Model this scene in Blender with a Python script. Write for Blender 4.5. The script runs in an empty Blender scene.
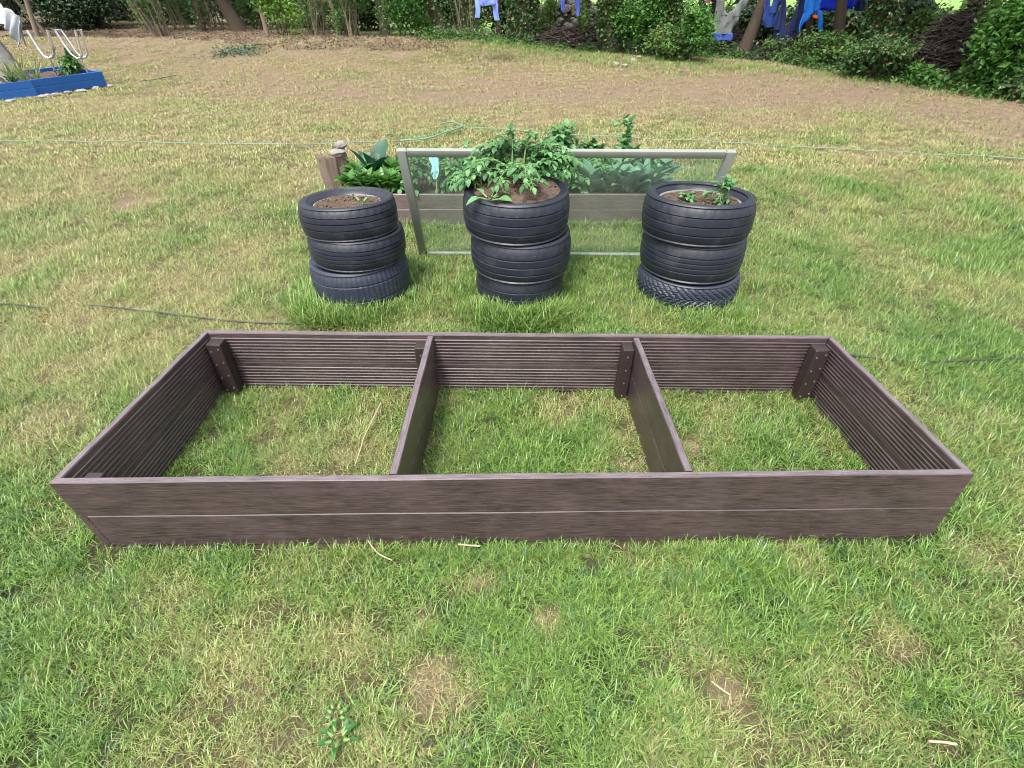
import bpy, math, random
import numpy as np
from mathutils import Vector, Matrix
random.seed(7); RNG = np.random.default_rng(11)
SC = bpy.context.scene
COL = SC.collection
R = math.radians
# ------------------------------------------------------------------ camera
F, PITCH, CH = 522.0, R(37.73), 1.435
CP, SP = math.cos(PITCH), math.sin(PITCH)
cam = bpy.data.cameras.new('camera'); co = bpy.data.objects.new('camera', cam); COL.objects.link(co)
cam.sensor_width = 36; cam.lens = F / 1024 * 36; cam.clip_start = .05; cam.clip_end = 2000
co.location = (0, 0, CH); co.rotation_euler = (math.pi / 2 - PITCH, 0, 0)
SC.camera = co

def at(px, py, z=0.0, Y=None):
    """world point seen at a photo position, on height z or at distance Y"""
    u = (px - 512) / F; v = (384 - py) / F
    d = Vector((u, CP + v * SP, -SP + v * CP))
    t = (z - CH) / d.z if Y is None else Y / d.y
    return Vector((d.x * t, d.y * t, CH + d.z * t))

def to_px(x, y, z=0.0):
    fw = y * CP - (z - CH) * SP; up = y * SP + (z - CH) * CP
    fw = np.maximum(fw, .05)
    return 512 + F * x / fw, 384 - F * up / fw

# ------------------------------------------------------------------ noise
_T = RNG.random((256, 256))
def vnoise(x, y, s=1.0, o=0):
    x = np.asarray(x, float) / s + 31.7 + o * 17.3; y = np.asarray(y, float) / s + 71.3 + o * 9.1
    xi = np.floor(x).astype(int); yi = np.floor(y).astype(int); fx = x - xi; fy = y - yi
    fx = fx * fx * (3 - 2 * fx); fy = fy * fy * (3 - 2 * fy)
    g = lambda a, b: _T[a % 256, b % 256]
    return (g(xi, yi) * (1 - fx) + g(xi + 1, yi) * fx) * (1 - fy) + (g(xi, yi + 1) * (1 - fx) + g(xi + 1, yi + 1) * fx) * fy
def fbm(x, y, s=1.0, n=4, o=0):
    t = 0; a = .5; w = 0
    for k in range(n):
        t = t + a * vnoise(x, y, s / 2 ** k, o + k * 5); w += a; a *= .55
    return t / w
def sstep(a, b, x):
    t = np.clip((x - a) / (b - a), 0, 1); return t * t * (3 - 2 * t)

# ------------------------------------------------------------------ lawn fields (dryness, bareness) in world space
GY = np.array([10, 40, 70, 92, 118, 145, 200, 300, 400, 550, 650, 768.])
GX = np.array([0, 170, 340, 512, 680, 850, 1024.])
DRY = np.array([[.3, .3, .3, .2, .15, .15, .15], [.6, .75, .7, .45, .4, .4, .3], [.7, .85, .9, .9, .9, .85, .45], [.8, .75, .9, .95, .95, .95, .85],
    [.74, .68, .72, .75, .72, .82, .97], [.68, .68, .66, .6, .56, .55, .58], [.62, .62, .48, .42, .4, .3, .28], [.58, .5, .38, .3, .3, .24, .22],
    [.46, .42, .42, .42, .34, .24, .18], [.24, .22, .3, .27, .2, .2, .32], [.18, .24, .34, .27, .14, .25, .36], [.16, .3, .36, .3, .18, .26, .3]])
BARE = np.array([[0, 0, 0, 0, 0, 0, 0], [.5, .75, .7, .15, .1, .2, .1], [.2, .36, .24, .28, .36, .46, .2], [.08, .2, .6, .72, .78, .84, .5],
    [.05, .05, .1, .2, .28, .5, .8], [.02, .03, .03, .03, .03, .1, .25], [0, .02, 0, 0, 0, 0, 0], [0] * 7, [0] * 7, [0] * 7, [0] * 7, [0] * 7])
def grid(G, px, py):
    py = np.clip(py, GY[0], GY[-1]); px = np.clip(px, 0, 1024)
    i = np.clip(np.searchsorted(GY, py) - 1, 0, len(GY) - 2); j = np.clip(np.searchsorted(GX, px) - 1, 0, len(GX) - 2)
    fy = (py - GY[i]) / (GY[i + 1] - GY[i]); fx = (px - GX[j]) / (GX[j + 1] - GX[j])
    return (G[i, j] * (1 - fx) + G[i, j + 1] * fx) * (1 - fy) + (G[i + 1, j] * (1 - fx) + G[i + 1, j + 1] * fx) * fy
SPOTS = [(425, 700, .14, .7), (722, 690, .12, .7), (625, 466, .07, 1), (690, 445, .08, .7), (420, 625, .06, .5), (300, 735, .13, .45), (130, 203, .35, .7),
         (480, 585, .08, .5), (255, 690, .09, .5), (545, 620, .07, .6), (905, 640, .12, .5), (560, 410, .18, .45), (285, 405, .12, .4), (190, 600, .10, .35),
         (800, 560, .1, .4), (985, 560, .14, .4), (640, 560, .07, .3), (60, 420, .2, .5), (930, 215, .3, .35), (350, 455, .1, .4)]
SPOTW = [(at(a, b), r, s) for a, b, r, s in SPOTS]
def lawn(x, y):
    x = np.asarray(x, float); y = np.asarray(y, float)
    px, py = to_px(x, y)
    wx = px + 90 * (fbm(x, y, 1.3, 3, 2) - .5); wy = py + 40 * (fbm(x, y, 1.1, 3, 4) - .5) * np.clip((py - 40) / 120, .25, 1)
    d = grid(DRY, wx, wy); b = grid(BARE, wx, wy)
    d = d + 1.05 * (fbm(x, y, .6, 4, 1) - .5) + .55 * (fbm(x, y, .13, 3, 3) - .5)
    b = b + .9 * (fbm(x, y, .7, 4, 6) - .5) * np.clip(b * 3, 0, 1)
    fg = sstep(2.6, 1.5, y); d = d * (1 - fg) + fg * np.clip((d - .17) * 1.15, 0, 1)
    for c, r, s in SPOTW:
        q = np.hypot(x - c.x, y - c.y) / r + .9 * (fbm(x, y, .08, 2, 8) - .5)
        k = s * (1 - sstep(.3, 1.1, q)); d = np.maximum(d, np.clip(k * 1.25, 0, 1) * (k > .05)); b = np.maximum(b, k * .62)
    return np.clip(d, 0, 1), np.clip(b, 0, 1)
def gz(x, y):
    x = np.asarray(x, float); y = np.asarray(y, float)
    z = .016 * (fbm(x, y, .5, 3, 12) - .5)
    z = z + .05 * (fbm(x, y, 2.5, 3, 14) - .5) * sstep(4.5, 8, y)
    m = np.exp(-((y - 15.5) / 2.4) ** 2) * sstep(2.5, -1.5, x) * .28
    return z + m

# ------------------------------------------------------------------ node helpers
def mat(name):
    m = bpy.data.materials.new(name); m.use_nodes = True
    nt = m.node_tree; nt.nodes.clear()
    return m, nt
class N:
    def __init__(s, nt): s.nt = nt
    def n(s, t, props=None, **inp):
        nd = s.nt.nodes.new(t)
        for k, v in (props or {}).items(): setattr(nd, k, v)
        for k, v in inp.items():
            key = int(k[1:]) if k[0] == 'i' and k[1:].isdigit() else k.replace('_', ' ')
            s.set(nd.inputs[key], v)
        return nd
    def set(s, sock, v):
        if isinstance(v, bpy.types.NodeSocket): s.nt.links.new(v, sock)
        elif isinstance(v, bpy.types.Node): s.nt.links.new(v.outputs[0], sock)
        else:
            if sock.type == 'RGBA' and len(v) == 3: v = (*v, 1)
            sock.default_value = v
    def mix(s, f, a, b, mode='MIX'):
        nd = s.nt.nodes.new('ShaderNodeMix'); nd.data_type = 'RGBA'; nd.blend_type = mode
        s.set(nd.inputs[0], f); s.set(nd.inputs[6], a); s.set(nd.inputs[7], b); return nd.outputs[2]
    def math(s, op, a, b=0.0, c=None):
        nd = s.nt.nodes.new('ShaderNodeMath'); nd.operation = op
        s.set(nd.inputs[0], a); s.set(nd.inputs[1], b)
        if c is not None: s.set(nd.inputs[2], c)
        return nd.outputs[0]
    def ramp(s, f, stops):
        nd = s.nt.nodes.new('ShaderNodeValToRGB'); cr = nd.color_ramp
        while len(cr.elements) < len(stops): cr.elements.new(.5)
        for e, (p, c) in zip(cr.elements, stops): e.position = p; e.color = (*c, 1) if len(c) == 3 else c
        s.set(nd.inputs[0], f); return nd.outputs[0]
    def noise(s, scale, vec=None, detail=3, rough=.55):
        nd = s.n('ShaderNodeTexNoise', None, Scale=scale, Detail=detail, Roughness=rough)
        if vec is not None: s.set(nd.inputs['Vector'], vec)
        return nd.outputs[0]
    def mapping(s, vec, scale):
        nd = s.n('ShaderNodeMapping'); s.set(nd.inputs['Vector'], vec); nd.inputs['Scale'].default_value = scale; return nd.outputs[0]
    def out(s, sh, disp=None):
        o = s.n('ShaderNodeOutputMaterial'); s.set(o.inputs['Surface'], sh)
    def bump(s, h, strength=.5, dist=.01):
        return s.n('ShaderNodeBump', None, Height=h, Strength=strength, Distance=dist).outputs[0]

def pbr(name, base, rough=.7, var=.25, scale=8, bump=.3, bdist=.005, metal=0.0, spec=.5, coords='Object', stretch=(1, 1, 1)):
    m, nt = mat(name); k = N(nt)
    tc = k.n('ShaderNodeTexCoord').outputs[coords]
    v = k.mapping(tc, stretch)
    n1 = k.noise(scale, v, 5, .6); n2 = k.noise(scale * 7, v, 3, .6)
    lo = tuple(c * (1 - var) for c in base); hi = tuple(min(1, c * (1 + var)) for c in base)
    c = k.mix(k.math('MULTIPLY_ADD', n2, .5, k.math('MULTIPLY', n1, .5)), lo, hi)
    b = k.n('ShaderNodeBsdfPrincipled', None, Base_Color=c, Roughness=k.math('MULTIPLY_ADD', n1, .3, rough - .15), Metallic=metal)
    b.inputs['Specular IOR Level'].default_value = spec
    if bump: k.set(b.inputs['Normal'], k.bump(n2, bump, bdist))
    k.out(b); return m

def leafmat(name, dark, light, dry=(.25, .2, .07), dryamt=.0, trans=.35, rough=.5):
    m, nt = mat(name); k = N(nt)
    a = k.n('ShaderNodeAttribute', {'attribute_name': 'rnd'}).outputs['Fac']
    c = k.mix(a, dark, light)
    if dryamt:
        a2 = k.n('ShaderNodeAttribute', {'attribute_name': 'rnd2'}).outputs['Fac']
        c = k.mix(k.math('LESS_THAN', a2, dryamt), c, dry)
    b = k.n('ShaderNodeBsdfPrincipled', None, Base_Color=c, Roughness=rough)
    b.inputs['Specular IOR Level'].default_value = .4
    t = k.n('ShaderNodeBsdfTranslucent', None, Color=k.mix(.5, c, (.25, .4, .05), 'MULTIPLY') if False else c)
    k.out(k.n('ShaderNodeMixShader', None, i0=trans, i1=b, i2=t)); return m

# ------------------------------------------------------------------ mesh helpers
class MB:
    def __init__(s): s.v = []; s.f = []; s.uv = []; s.smooth = True
    def add(s, vs, fs, uvs=None):
        o = len(s.v); s.v.extend([tuple(p) for p in vs]); s.f.extend([tuple(i + o for i in f) for f in fs])
        if uvs is None: uvs = [[(0, 0)] * len(f) for f in fs]
        s.uv.extend(uvs)
    def box(s, lo, hi, M=None, bev=0.0):
        x0, y0, z0 = lo; x1, y1, z1 = hi
        b = min(bev, (x1 - x0) / 2.1, (y1 - y0) / 2.1, (z1 - z0) / 2.1)
        if b <= 0:
            vs = [Vector((x, y, z)) for z in (z0, z1) for x, y in ((x0, y0), (x1, y0), (x1, y1), (x0, y1))]
            fs = [(3, 2, 1, 0), (4, 5, 6, 7), (0, 1, 5, 4), (1, 2, 6, 5), (2, 3, 7, 6), (3, 0, 4, 7)]
        else:
            vs = []; 
            def ring(z, i):
                c = [(x0 + b + i, y0 + i), (x1 - b - i, y0 + i), (x1 - i, y0 + b + i), (x1 - i, y1 - b - i), (x1 - b - i, y1 - i), (x0 + b + i, y1 - i), (x0 + i, y1 - b - i), (x0 + i, y0 + b + i)]
                return [Vector((a, d, z)) for a, d in c]
            for z, i in ((z0, b * .6), (z0 + b, 0), (z1 - b, 0), (z1, b * .6)): vs += ring(z, i)
            fs = [tuple(range(7, -1, -1)), tuple(range(24, 32))]
            for r in range(3):
                for j in range(8): fs.append((r * 8 + j, r * 8 + (j + 1) % 8, r * 8 + 8 + (j + 1) % 8, r * 8 + 8 + j))
        if M is not None: vs = [M @ p for p in vs]
        uvs = []
        for f in fs: uvs.append([(vs[i].x + vs[i].y, vs[i].z) for i in f])
        s.add(vs, fs, uvs)
    def tube(s, pts, rad, n=8, cap=True, jitter=0):
        pts = [Vector(p) for p in pts]; L = len(pts)
        if not hasattr(rad, '__len__'): rad = [rad] * L
        up = Vector((0, 0, 1)); vs = []; T = []
        for i in range(L): T.append((pts[min(i + 1, L - 1)] - pts[max(i - 1, 0)]).normalized())
        a = T[0].orthogonal().normalized()
        for i in range(L):
            a = (a - T[i] * a.dot(T[i])).normalized(); b = T[i].cross(a)
            for j in range(n):
                t = 2 * math.pi * j / n; r = rad[i] * (1 + jitter * (random.random() - .5))
                vs.append(pts[i] + (a * math.cos(t) + b * math.sin(t)) * r)
        fs = []
        uvs = []
        for i in range(L - 1):
            for j in range(n):
                fs.append((i * n + j, i * n + (j + 1) % n, (i + 1) * n + (j + 1) % n, (i + 1) * n + j)); uvs.append([(i * .1, j / n), (i * .1, (j + 1) / n), (i * .1 + .1, (j + 1) / n), (i * .1 + .1, j / n)])
        if cap: fs += [tuple(range(n - 1, -1, -1)), tuple((L - 1) * n + j for j in range(n))]; uvs += [[(0, 0)] * n] * 2
        s.add(vs, fs, uvs)
    def loft(s, rings, closed=True, cap=True):
        n = len(rings[0]); vs = [p for r in rings for p in r]; fs = []
        for i in range(len(rings) - 1):
            for j in range(n if closed else n - 1):
                fs.append((i * n + j, i * n + (j + 1) % n, (i + 1) * n + (j + 1) % n, (i + 1) * n + j))
        if cap: fs += [tuple(range(n - 1, -1, -1)), tuple((len(rings) - 1) * n + j for j in range(n))]
        s.add(vs, fs)
    def leaf(s, p, d, up, L, W, fold=.25, droop=.3, rows=3):
        """a pointed leaf blade: midrib plus two halves"""
        d = Vector(d).normalized(); side = d.cross(up)
        if side.length < 1e-3: side = d.orthogonal()
        side.normalize(); nrm = side.cross(d)
        prof = [.12, .85, 1.0, .62, 0][:]; ts = [0, .28, .52, .8, 1]
        vs = []
        for t, w in zip(ts, prof):
            c = Vector(p) + d * (L * t) - nrm * (droop * L * t * t)
            vs += [c - side * (W / 2 * w) + nrm * (fold * W / 2 * w), c, c + side * (W / 2 * w) + nrm * (fold * W / 2 * w)]
        fs = []
        for i in range(4):
            for j in range(2): fs.append((i * 3 + j, i * 3 + j + 1, i * 3 + j + 4, i * 3 + j + 3))
        s.add(vs, fs)
    def mesh(s, name):
        me = bpy.data.meshes.new(name); me.from_pydata(s.v, [], s.f); 
        ul = me.uv_layers.new(name='UVMap'); flat = [c for fu in s.uv for uv in fu for c in uv]
        ul.data.foreach_set('uv', flat); me.update(); return me
    def build(s, name, m, parent=None, loc=None, smooth=True, angle=28, rnd=None):
        me = s.mesh(name)
        if loc is None and parent is not None: loc = parent['_o'] if '_o' in parent else None
        o = Vector(loc) if loc is not None else Vector((0, 0, 0))
        if o.length: me.transform(Matrix.Translation(-o))
        if smooth:
            me.polygons.foreach_set('use_smooth', [True] * len(me.polygons))
            if angle: me.set_sharp_from_angle(angle=R(angle))
        me.materials.append(m)
        if rnd: set_rnd(me, rnd)
        ob = bpy.data.objects.new(name, me); COL.objects.link(ob)
        if parent is not None: ob.parent = parent
        elif loc is not None: ob.location = o
        return ob
def set_rnd(me, per):
    """random value for each run of `per` faces"""
    nf = len(me.polygons); a = me.attributes.new('rnd', 'FLOAT', 'FACE'); b = me.attributes.new('rnd2', 'FLOAT', 'FACE')
    k = nf // per + 1
    a.data.foreach_set('value', np.repeat(RNG.random(k), per)[:nf].astype(np.float32)); b.data.foreach_set('value', np.repeat(RNG.random(k), per)[:nf].astype(np.float32))
def tag(o, label=None, cat=None, group=None, kind=None):
    if label: o['label'] = label
    if cat: o['category'] = cat
    if group: o['group'] = group
    if kind: o['kind'] = kind
    return o
def thing(name, loc, label, cat, group=None):
    o = bpy.data.objects.new(name, None); COL.objects.link(o); o.location = loc; o.empty_display_size = .1
    o['_o'] = tuple(loc); return tag(o, label, cat, group)
def npmesh(name, V, faces_n, idx, m, parent=None, loc=None, attrs=None, smooth=True):
    """fast mesh: V (n,3), idx flat, all faces with faces_n corners"""
    V = np.asarray(V, np.float32).reshape(-1, 3)
    if parent is not None and loc is None: loc = parent.location
    if loc is not None: V = V - np.array(loc, np.float32)
    me = bpy.data.meshes.new(name); nv = len(V); nf = len(idx) // faces_n
    me.vertices.add(nv); me.vertices.foreach_set('co', V.ravel())
    me.loops.add(len(idx)); me.loops.foreach_set('vertex_index', np.asarray(idx, np.int32))
    me.polygons.add(nf); me.polygons.foreach_set('loop_start', np.arange(nf, dtype=np.int32) * faces_n)
    me.update(calc_edges=True); me.validate()
    me.polygons.foreach_set('use_smooth', [smooth] * nf)
    me.materials.append(m)
    for k, (dom, val) in (attrs or {}).items():
        at_ = me.attributes.new(k, 'FLOAT', dom); at_.data.foreach_set('value', np.asarray(val, np.float32))
    ob = bpy.data.objects.new(name, me); COL.objects.link(ob)
    if parent is not None: ob.parent = parent
    elif loc is not None: ob.location = loc
    return ob

def unit(v): return v / np.maximum(np.linalg.norm(v, axis=1, keepdims=True), 1e-6)
def leaf_cloud(name, P, size, m, parent, updir=.5, aspect=.55, clump=None, jit=.35, droop=.25):
    """P (n,3) leaf base points; kite shaped folded leaves of two quads each"""
    n = len(P); P = np.asarray(P)
    d = RNG.normal(size=(n, 3)); d[:, 2] = d[:, 2] * .5 - droop; d = unit(d)
    u = RNG.normal(size=(n, 3)) * .8; u[:, 2] += updir * 2; s = unit(np.cross(d, u)); nn = np.cross(s, d)
    L = size * (1 + jit * RNG.normal(size=(n, 1))).clip(.4, 1.9); W = L * aspect
    b = P; tip = P + d * L - nn * L * .18; mid = P + d * L * .45 + nn * L * .03
    l = P + d * L * .42 - s * W * .5 - nn * W * .12; r = P + d * L * .42 + s * W * .5 - nn * W * .12
    V = np.stack([b, l, tip, mid, r], 1).reshape(-1, 3)
    o = np.arange(n)[:, None] * 5
    idx = (o + np.array([0, 3, 1, 1, 3, 2, 0, 4, 3, 3, 4, 2])[None]).ravel()
    rv = RNG.random(n)
    if clump is not None: rv = np.clip(rv * .55 + clump * .45, 0, 1)
    return npmesh(name, V, 3, idx, m, parent, None, {'rnd': ('FACE', np.repeat(rv, 4)), 'rnd2': ('FACE', np.repeat(RNG.random(n), 4))}, smooth=False)
def clumps(cent, rad, n, nc=14, shell=.5, cr=.35):
    """points grouped in uneven clumps inside an ellipsoid; returns points and a value per clump"""
    cent = np.array(cent); rad = np.array(rad)
    c = unit(RNG.normal(size=(nc, 3))) * (shell + (1 - shell) * RNG.random((nc, 1))) * rad + cent
    w = RNG.random(nc) + .4; k = RNG.choice(nc, n, p=w / w.sum())
    p = c[k] + RNG.normal(size=(n, 3)) * rad * cr * (.5 + RNG.random(nc))[k][:, None] * .6
    return p, RNG.random(nc)[k]
# ------------------------------------------------------------------ world, light
w = bpy.data.worlds.new('World'); SC.world = w; w.use_nodes = True
k = N(w.node_tree); w.node_tree.nodes.clear()
SUN_EL, SUN_AZ = R(62), R(205)          # azimuth measured clockwise from +Y: behind the camera, a little to the left
sky = k.n('ShaderNodeTexSky'); sky.sky_type = 'NISHITA'; sky.sun_disc = False; sky.sun_elevation = SUN_EL; sky.sun_rotation = SUN_AZ
sky.air_density = 1.0; sky.dust_density = 4.0; sky.ozone_density = 1.0
hs = k.n('ShaderNodeHueSaturation', None, Saturation=.32, Value=1.0, Color=sky.outputs[0])
bg = k.n('ShaderNodeBackground', None, Color=hs.outputs[0], Strength=.15)
k.set(k.n('ShaderNodeOutputWorld').inputs[0], bg.outputs[0])
sl = bpy.data.lights.new('sun', 'SUN'); sl.energy = 1.7; sl.angle = R(10); sl.color = (1, .965, .92)
so = bpy.data.objects.new('sun', sl); COL.objects.link(so)
sd = Vector((math.sin(SUN_AZ) * math.cos(SUN_EL), math.cos(SUN_AZ) * math.cos(SUN_EL), math.sin(SUN_EL)))
so.rotation_euler = sd.to_track_quat('Z', 'Y').to_euler(); so.location = (0, -2, 8)
SC.view_settings.view_transform = 'Standard'; SC.view_settings.look = 'None'; SC.view_settings.gamma = 1
SC.view_settings.exposure = 1.55
SC.cycles.filter_width = 1.05; SC.cycles.max_bounces = 6; SC.cycles.diffuse_bounces = 3; SC.cycles.transparent_max_bounces = 12

# ------------------------------------------------------------------ materials
GREEN_D, GREEN_L = (.012, .042, .007), (.185, .345, .072)
STRAW_D, STRAW_L = (.14, .11, .04), (.47, .43, .21)
def ground_mat():
    m, nt = mat('lawn_soil'); k = N(nt)
    pos = k.n('ShaderNodeNewGeometry').outputs['Position']
    dry = k.n('ShaderNodeAttribute', {'attribute_name': 'dry'}).outputs['Fac']
    bare = k.n('ShaderNodeAttribute', {'attribute_name': 'bare'}).outputs['Fac']
    far = k.n('ShaderNodeAttribute', {'attribute_name': 'far'}).outputs['Fac']
    n1 = k.noise(60, pos, 4, .7); n2 = k.noise(9, pos, 4, .6); n3 = k.noise(260, pos, 2, .6)
    th = k.mix(n1, (.012, .016, .008), (.06, .06, .03))
    st = k.mix(n1, (.07, .052, .027), (.30, .24, .135))
    so_ = k.mix(k.math('MULTIPLY_ADD', n3, .6, k.math('MULTIPLY', n2, .4)), (.09, .062, .042), (.31, .228, .155))
    c = k.mix(dry, th, st)
    bm = k.n('ShaderNodeMapRange', None, i0=k.math('ADD', bare, k.math('MULTIPLY', k.math('SUBTRACT', n2, .5), .5)), i1=.2, i2=.6).outputs[0]
    c = k.mix(bm, c, so_)
    fg = k.mix(k.noise(1.2, pos, 5, .7), (.10, .19, .045), (.24, .34, .11))
    c = k.mix(far, c, fg)
    b = k.n('ShaderNodeBsdfPrincipled', None, Base_Color=c, Roughness=.95, Normal=k.bump(k.math('ADD', n1, n3), .8, .02))
    b.inputs['Specular IOR Level'].default_value = .15
    k.out(b); return m
def grass_mat():
    m, nt = mat('grass_blades'); k = N(nt)
    rnd = k.n('ShaderNodeAttribute', {'attribute_name': 'rnd'}).outputs['Fac']
    rnd2 = k.n('ShaderNodeAttribute', {'attribute_name': 'rnd2'}).outputs['Fac']
    dry = k.n('ShaderNodeAttribute', {'attribute_name': 'dry', 'attribute_type': 'INSTANCER'}).outputs['Fac']
    pos = k.n('ShaderNodeNewGeometry').outputs['Position']
    n = k.noise(1.1, pos, 3); n5 = k.noise(14, pos, 2)
    rnd = k.math('POWER', rnd, 1.25); g = k.mix(rnd, GREEN_D, GREEN_L)
    g = k.mix(k.math('MULTIPLY', n, .55), g, k.mix(rnd, (.04, .075, .006), (.25, .34, .055)))
    g = k.mix(k.math('MULTIPLY', k.math('GREATER_THAN', n5, .60), .4), g, k.mix(rnd, (.012, .055, .016), (.11, .27, .09)))
    g = k.mix(k.n('ShaderNodeMapRange', None, i0=dry, i1=.2, i2=.75, i3=0.0, i4=.85).outputs[0], g, k.mix(rnd, (.10, .12, .03), (.42, .46, .16)))
    s = k.mix(rnd, STRAW_D, STRAW_L)
    bare = k.n('ShaderNodeAttribute', {'attribute_name': 'bare', 'attribute_type': 'INSTANCER'}).outputs['Fac']
    s = k.mix(bare, s, k.mix(rnd, (.10, .075, .045), (.36, .28, .18)))
    f = k.n('ShaderNodeMapRange', None, i0=k.math('SUBTRACT', dry, rnd2), i1=-.08, i2=.08).outputs[0]
    c = k.mix(f, g, s)
    b = k.n('ShaderNodeBsdfPrincipled', None, Base_Color=c, Roughness=.38)
    b.inputs['Specular IOR Level'].default_value = .4
    t = k.n('ShaderNodeBsdfTranslucent', None, Color=c)
    k.out(k.n('ShaderNodeMixShader', None, i0=.10, i1=b, i2=t)); return m
def board_mat(name, base, hi, rough=.5, spec=.55):
    m, nt = mat(name); k = N(nt)
    uv = k.n('ShaderNodeTexCoord').outputs['UV']
    ob = k.n('ShaderNodeTexCoord').outputs['Object']
    g1 = k.noise(1, k.mapping(uv, (5, 70, 1)), 6, .75); g2 = k.noise(1, k.mapping(uv, (16, 240, 1)), 3, .7); n = k.noise(5, ob, 4, .6)
    fac = k.math('MULTIPLY_ADD', g1, .40, k.math('MULTIPLY_ADD', g2, .60, k.math('MULTIPLY', k.math('SUBTRACT', n, .5), .3)))
    c = k.ramp(fac, [(.36, base), (.62, hi)])
    dn = k.noise(2.3, ob, 5, .7); dirt = k.n('ShaderNodeMapRange', None, i0=dn, i1=.6, i2=.78).outputs[0]
    c = k.mix(k.math('MULTIPLY', dirt, .22), c, (.15, .135, .125))
    sn = k.n('ShaderNodeMapRange', None, i0=k.noise(14, k.mapping(ob, (1, 1, 2)), 6, .8), i1=.66, i2=.74).outputs[0]; sm_ = k.n('ShaderNodeMapRange', None, i0=k.noise(1.7, ob, 2), i1=.56, i2=.66).outputs[0]
    c = k.mix(k.math('MULTIPLY', k.math('MULTIPLY', sn, sm_), .6), c, (.26, .25, .25))
    b = k.n('ShaderNodeBsdfPrincipled', None, Base_Color=c, Roughness=k.math('MULTIPLY_ADD', g1, .3, rough - .15))
    b.inputs['Specular IOR Level'].default_value = spec; b.inputs['Coat Weight'].default_value = .45; b.inputs['Coat Roughness'].default_value = .32; b.inputs['Coat IOR'].default_value = 1.6
    k.set(b.inputs['Normal'], k.bump(k.math('ADD', g1, g2), .5, .002))
    k.out(b); return m
M = {}
M['board'] = board_mat('composite_board', (.013, .0078, .0080), (.076, .049, .050), .46, .4)
M['edge'] = board_mat('painted_skylit_edge', (.05, .038, .042), (.15, .118, .128), .46, .4)  # board colour lightened to stand in for sky light on upward faces
M['oldboard'] = board_mat('weathered_board', (.06, .042, .042), (.15, .112, .108), .6, .3)
M['post'] = pbr('dark_post', (.024, .015, .014), .5, .3, 20, .2)
M['screw'] = pbr('screw_steel', (.45, .43, .40), .35, .1, 30, 0, metal=.9)
M['blue'] = pbr('blue_paint', (.007, .085, .30), .5, .25, 5, .3, stretch=(1, 1, 6))
M['alu'] = pbr('aluminium_frame', (.27, .285, .25), .40, .18, 9, .15, metal=.4)
M['chrome'] = pbr('chrome_tube', (.72, .7, .74), .25, .05, 9, 0, metal=.9)
M['soil'] = pbr('potting_soil', (.135, .095, .072), .95, .6, 22, 1.0, .02, spec=.15)
M['wood'] = pbr('split_wood', (.26, .20, .155), .85, .75, 9, 1.0, .02, stretch=(6, 6, .7), spec=.2)
M['stone'] = pbr('field_stone', (.24, .22, .195), .85, .4, 7, .6, .01)
M['bark'] = pbr('tree_bark', (.075, .058, .042), .9, .5, 9, 1.0, .02, stretch=(3, 3, .6), spec=.2)
M['barkl'] = pbr('pale_bark', (.20, .165, .12), .9, .4, 9, 1.0, .02, stretch=(3, 3, .6), spec=.2)
M['hose'] = pbr('green_hose', (.10, .22, .15), .5, .1, 5, 0)
M['hoseb'] = pbr('black_hose', (.03, .035, .03), .5, .1, 5, 0)
M['straw'] = pbr('straw_stalk', (.32, .26, .16), .8, .2, 30, .2)
M['label'] = pbr('label_plastic', (.36, .66, .74), .5, .15, 14, .1)
M['brush'] = pbr('brushwood', (.045, .035, .03), .95, .6, 9, .8, .02, spec=.2)
M['granite'] = pbr('speckled_stone', (.20, .195, .185), .85, .7, 28, .6, .01)
for n_, c_ in dict(greycloth=(.13, .14, .135), royal=(.006, .02, .34), lightblue=(.16, .23, .52), navy=(.016, .022, .07), denim=(.022, .045, .17), sky=(.012, .11, .42), magenta=(.28, .03, .16), white=(.27, .285, .30), band=(.05, .085, .36), red=(.5, .07, .03), ink=(.012, .012, .022)).items():
    M[n_] = pbr('cloth_' + n_, c_, .9, .18, 12, .5, .004, spec=.2)
def tyre_mat(f=1.0):
    m, nt = mat('tyre_rubber'); k = N(nt); ob = k.n('ShaderNodeTexCoord').outputs['Object']
    n = k.noise(7, ob, 5, .7); n2 = k.noise(60, ob, 3, .6)
    c = k.mix(n2, (.0045 * f, .0058 * f, .0105 * f), (.0140 * f, .0180 * f, .030 * f))
    d = k.n('ShaderNodeMapRange', None, i0=n, i1=.55, i2=.75).outputs[0]
    c = k.mix(k.math('MULTIPLY', d, .6), c, (.055, .056, .060))
    c = k.mix(k.n('ShaderNodeMapRange', None, i0=k.noise(24, k.mapping(ob, (1, 1, 3)), 5, .75), i1=.66, i2=.74).outputs[0], c, (.13, .125, .115))
    b = k.n('ShaderNodeBsdfPrincipled', None, Base_Color=c, Roughness=k.math('MULTIPLY_ADD', n, .35, .32), Normal=k.bump(n2, .25, .002))
    b.inputs['Specular IOR Level'].default_value = .5
    k.out(b); return m
M['tyre'] = tyre_mat(); M['tyreworn'] = tyre_mat(2.0)
M['bead'] = pbr('dusty_bead', (.17, .16, .15), .8, .4, 14, .3)
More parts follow.
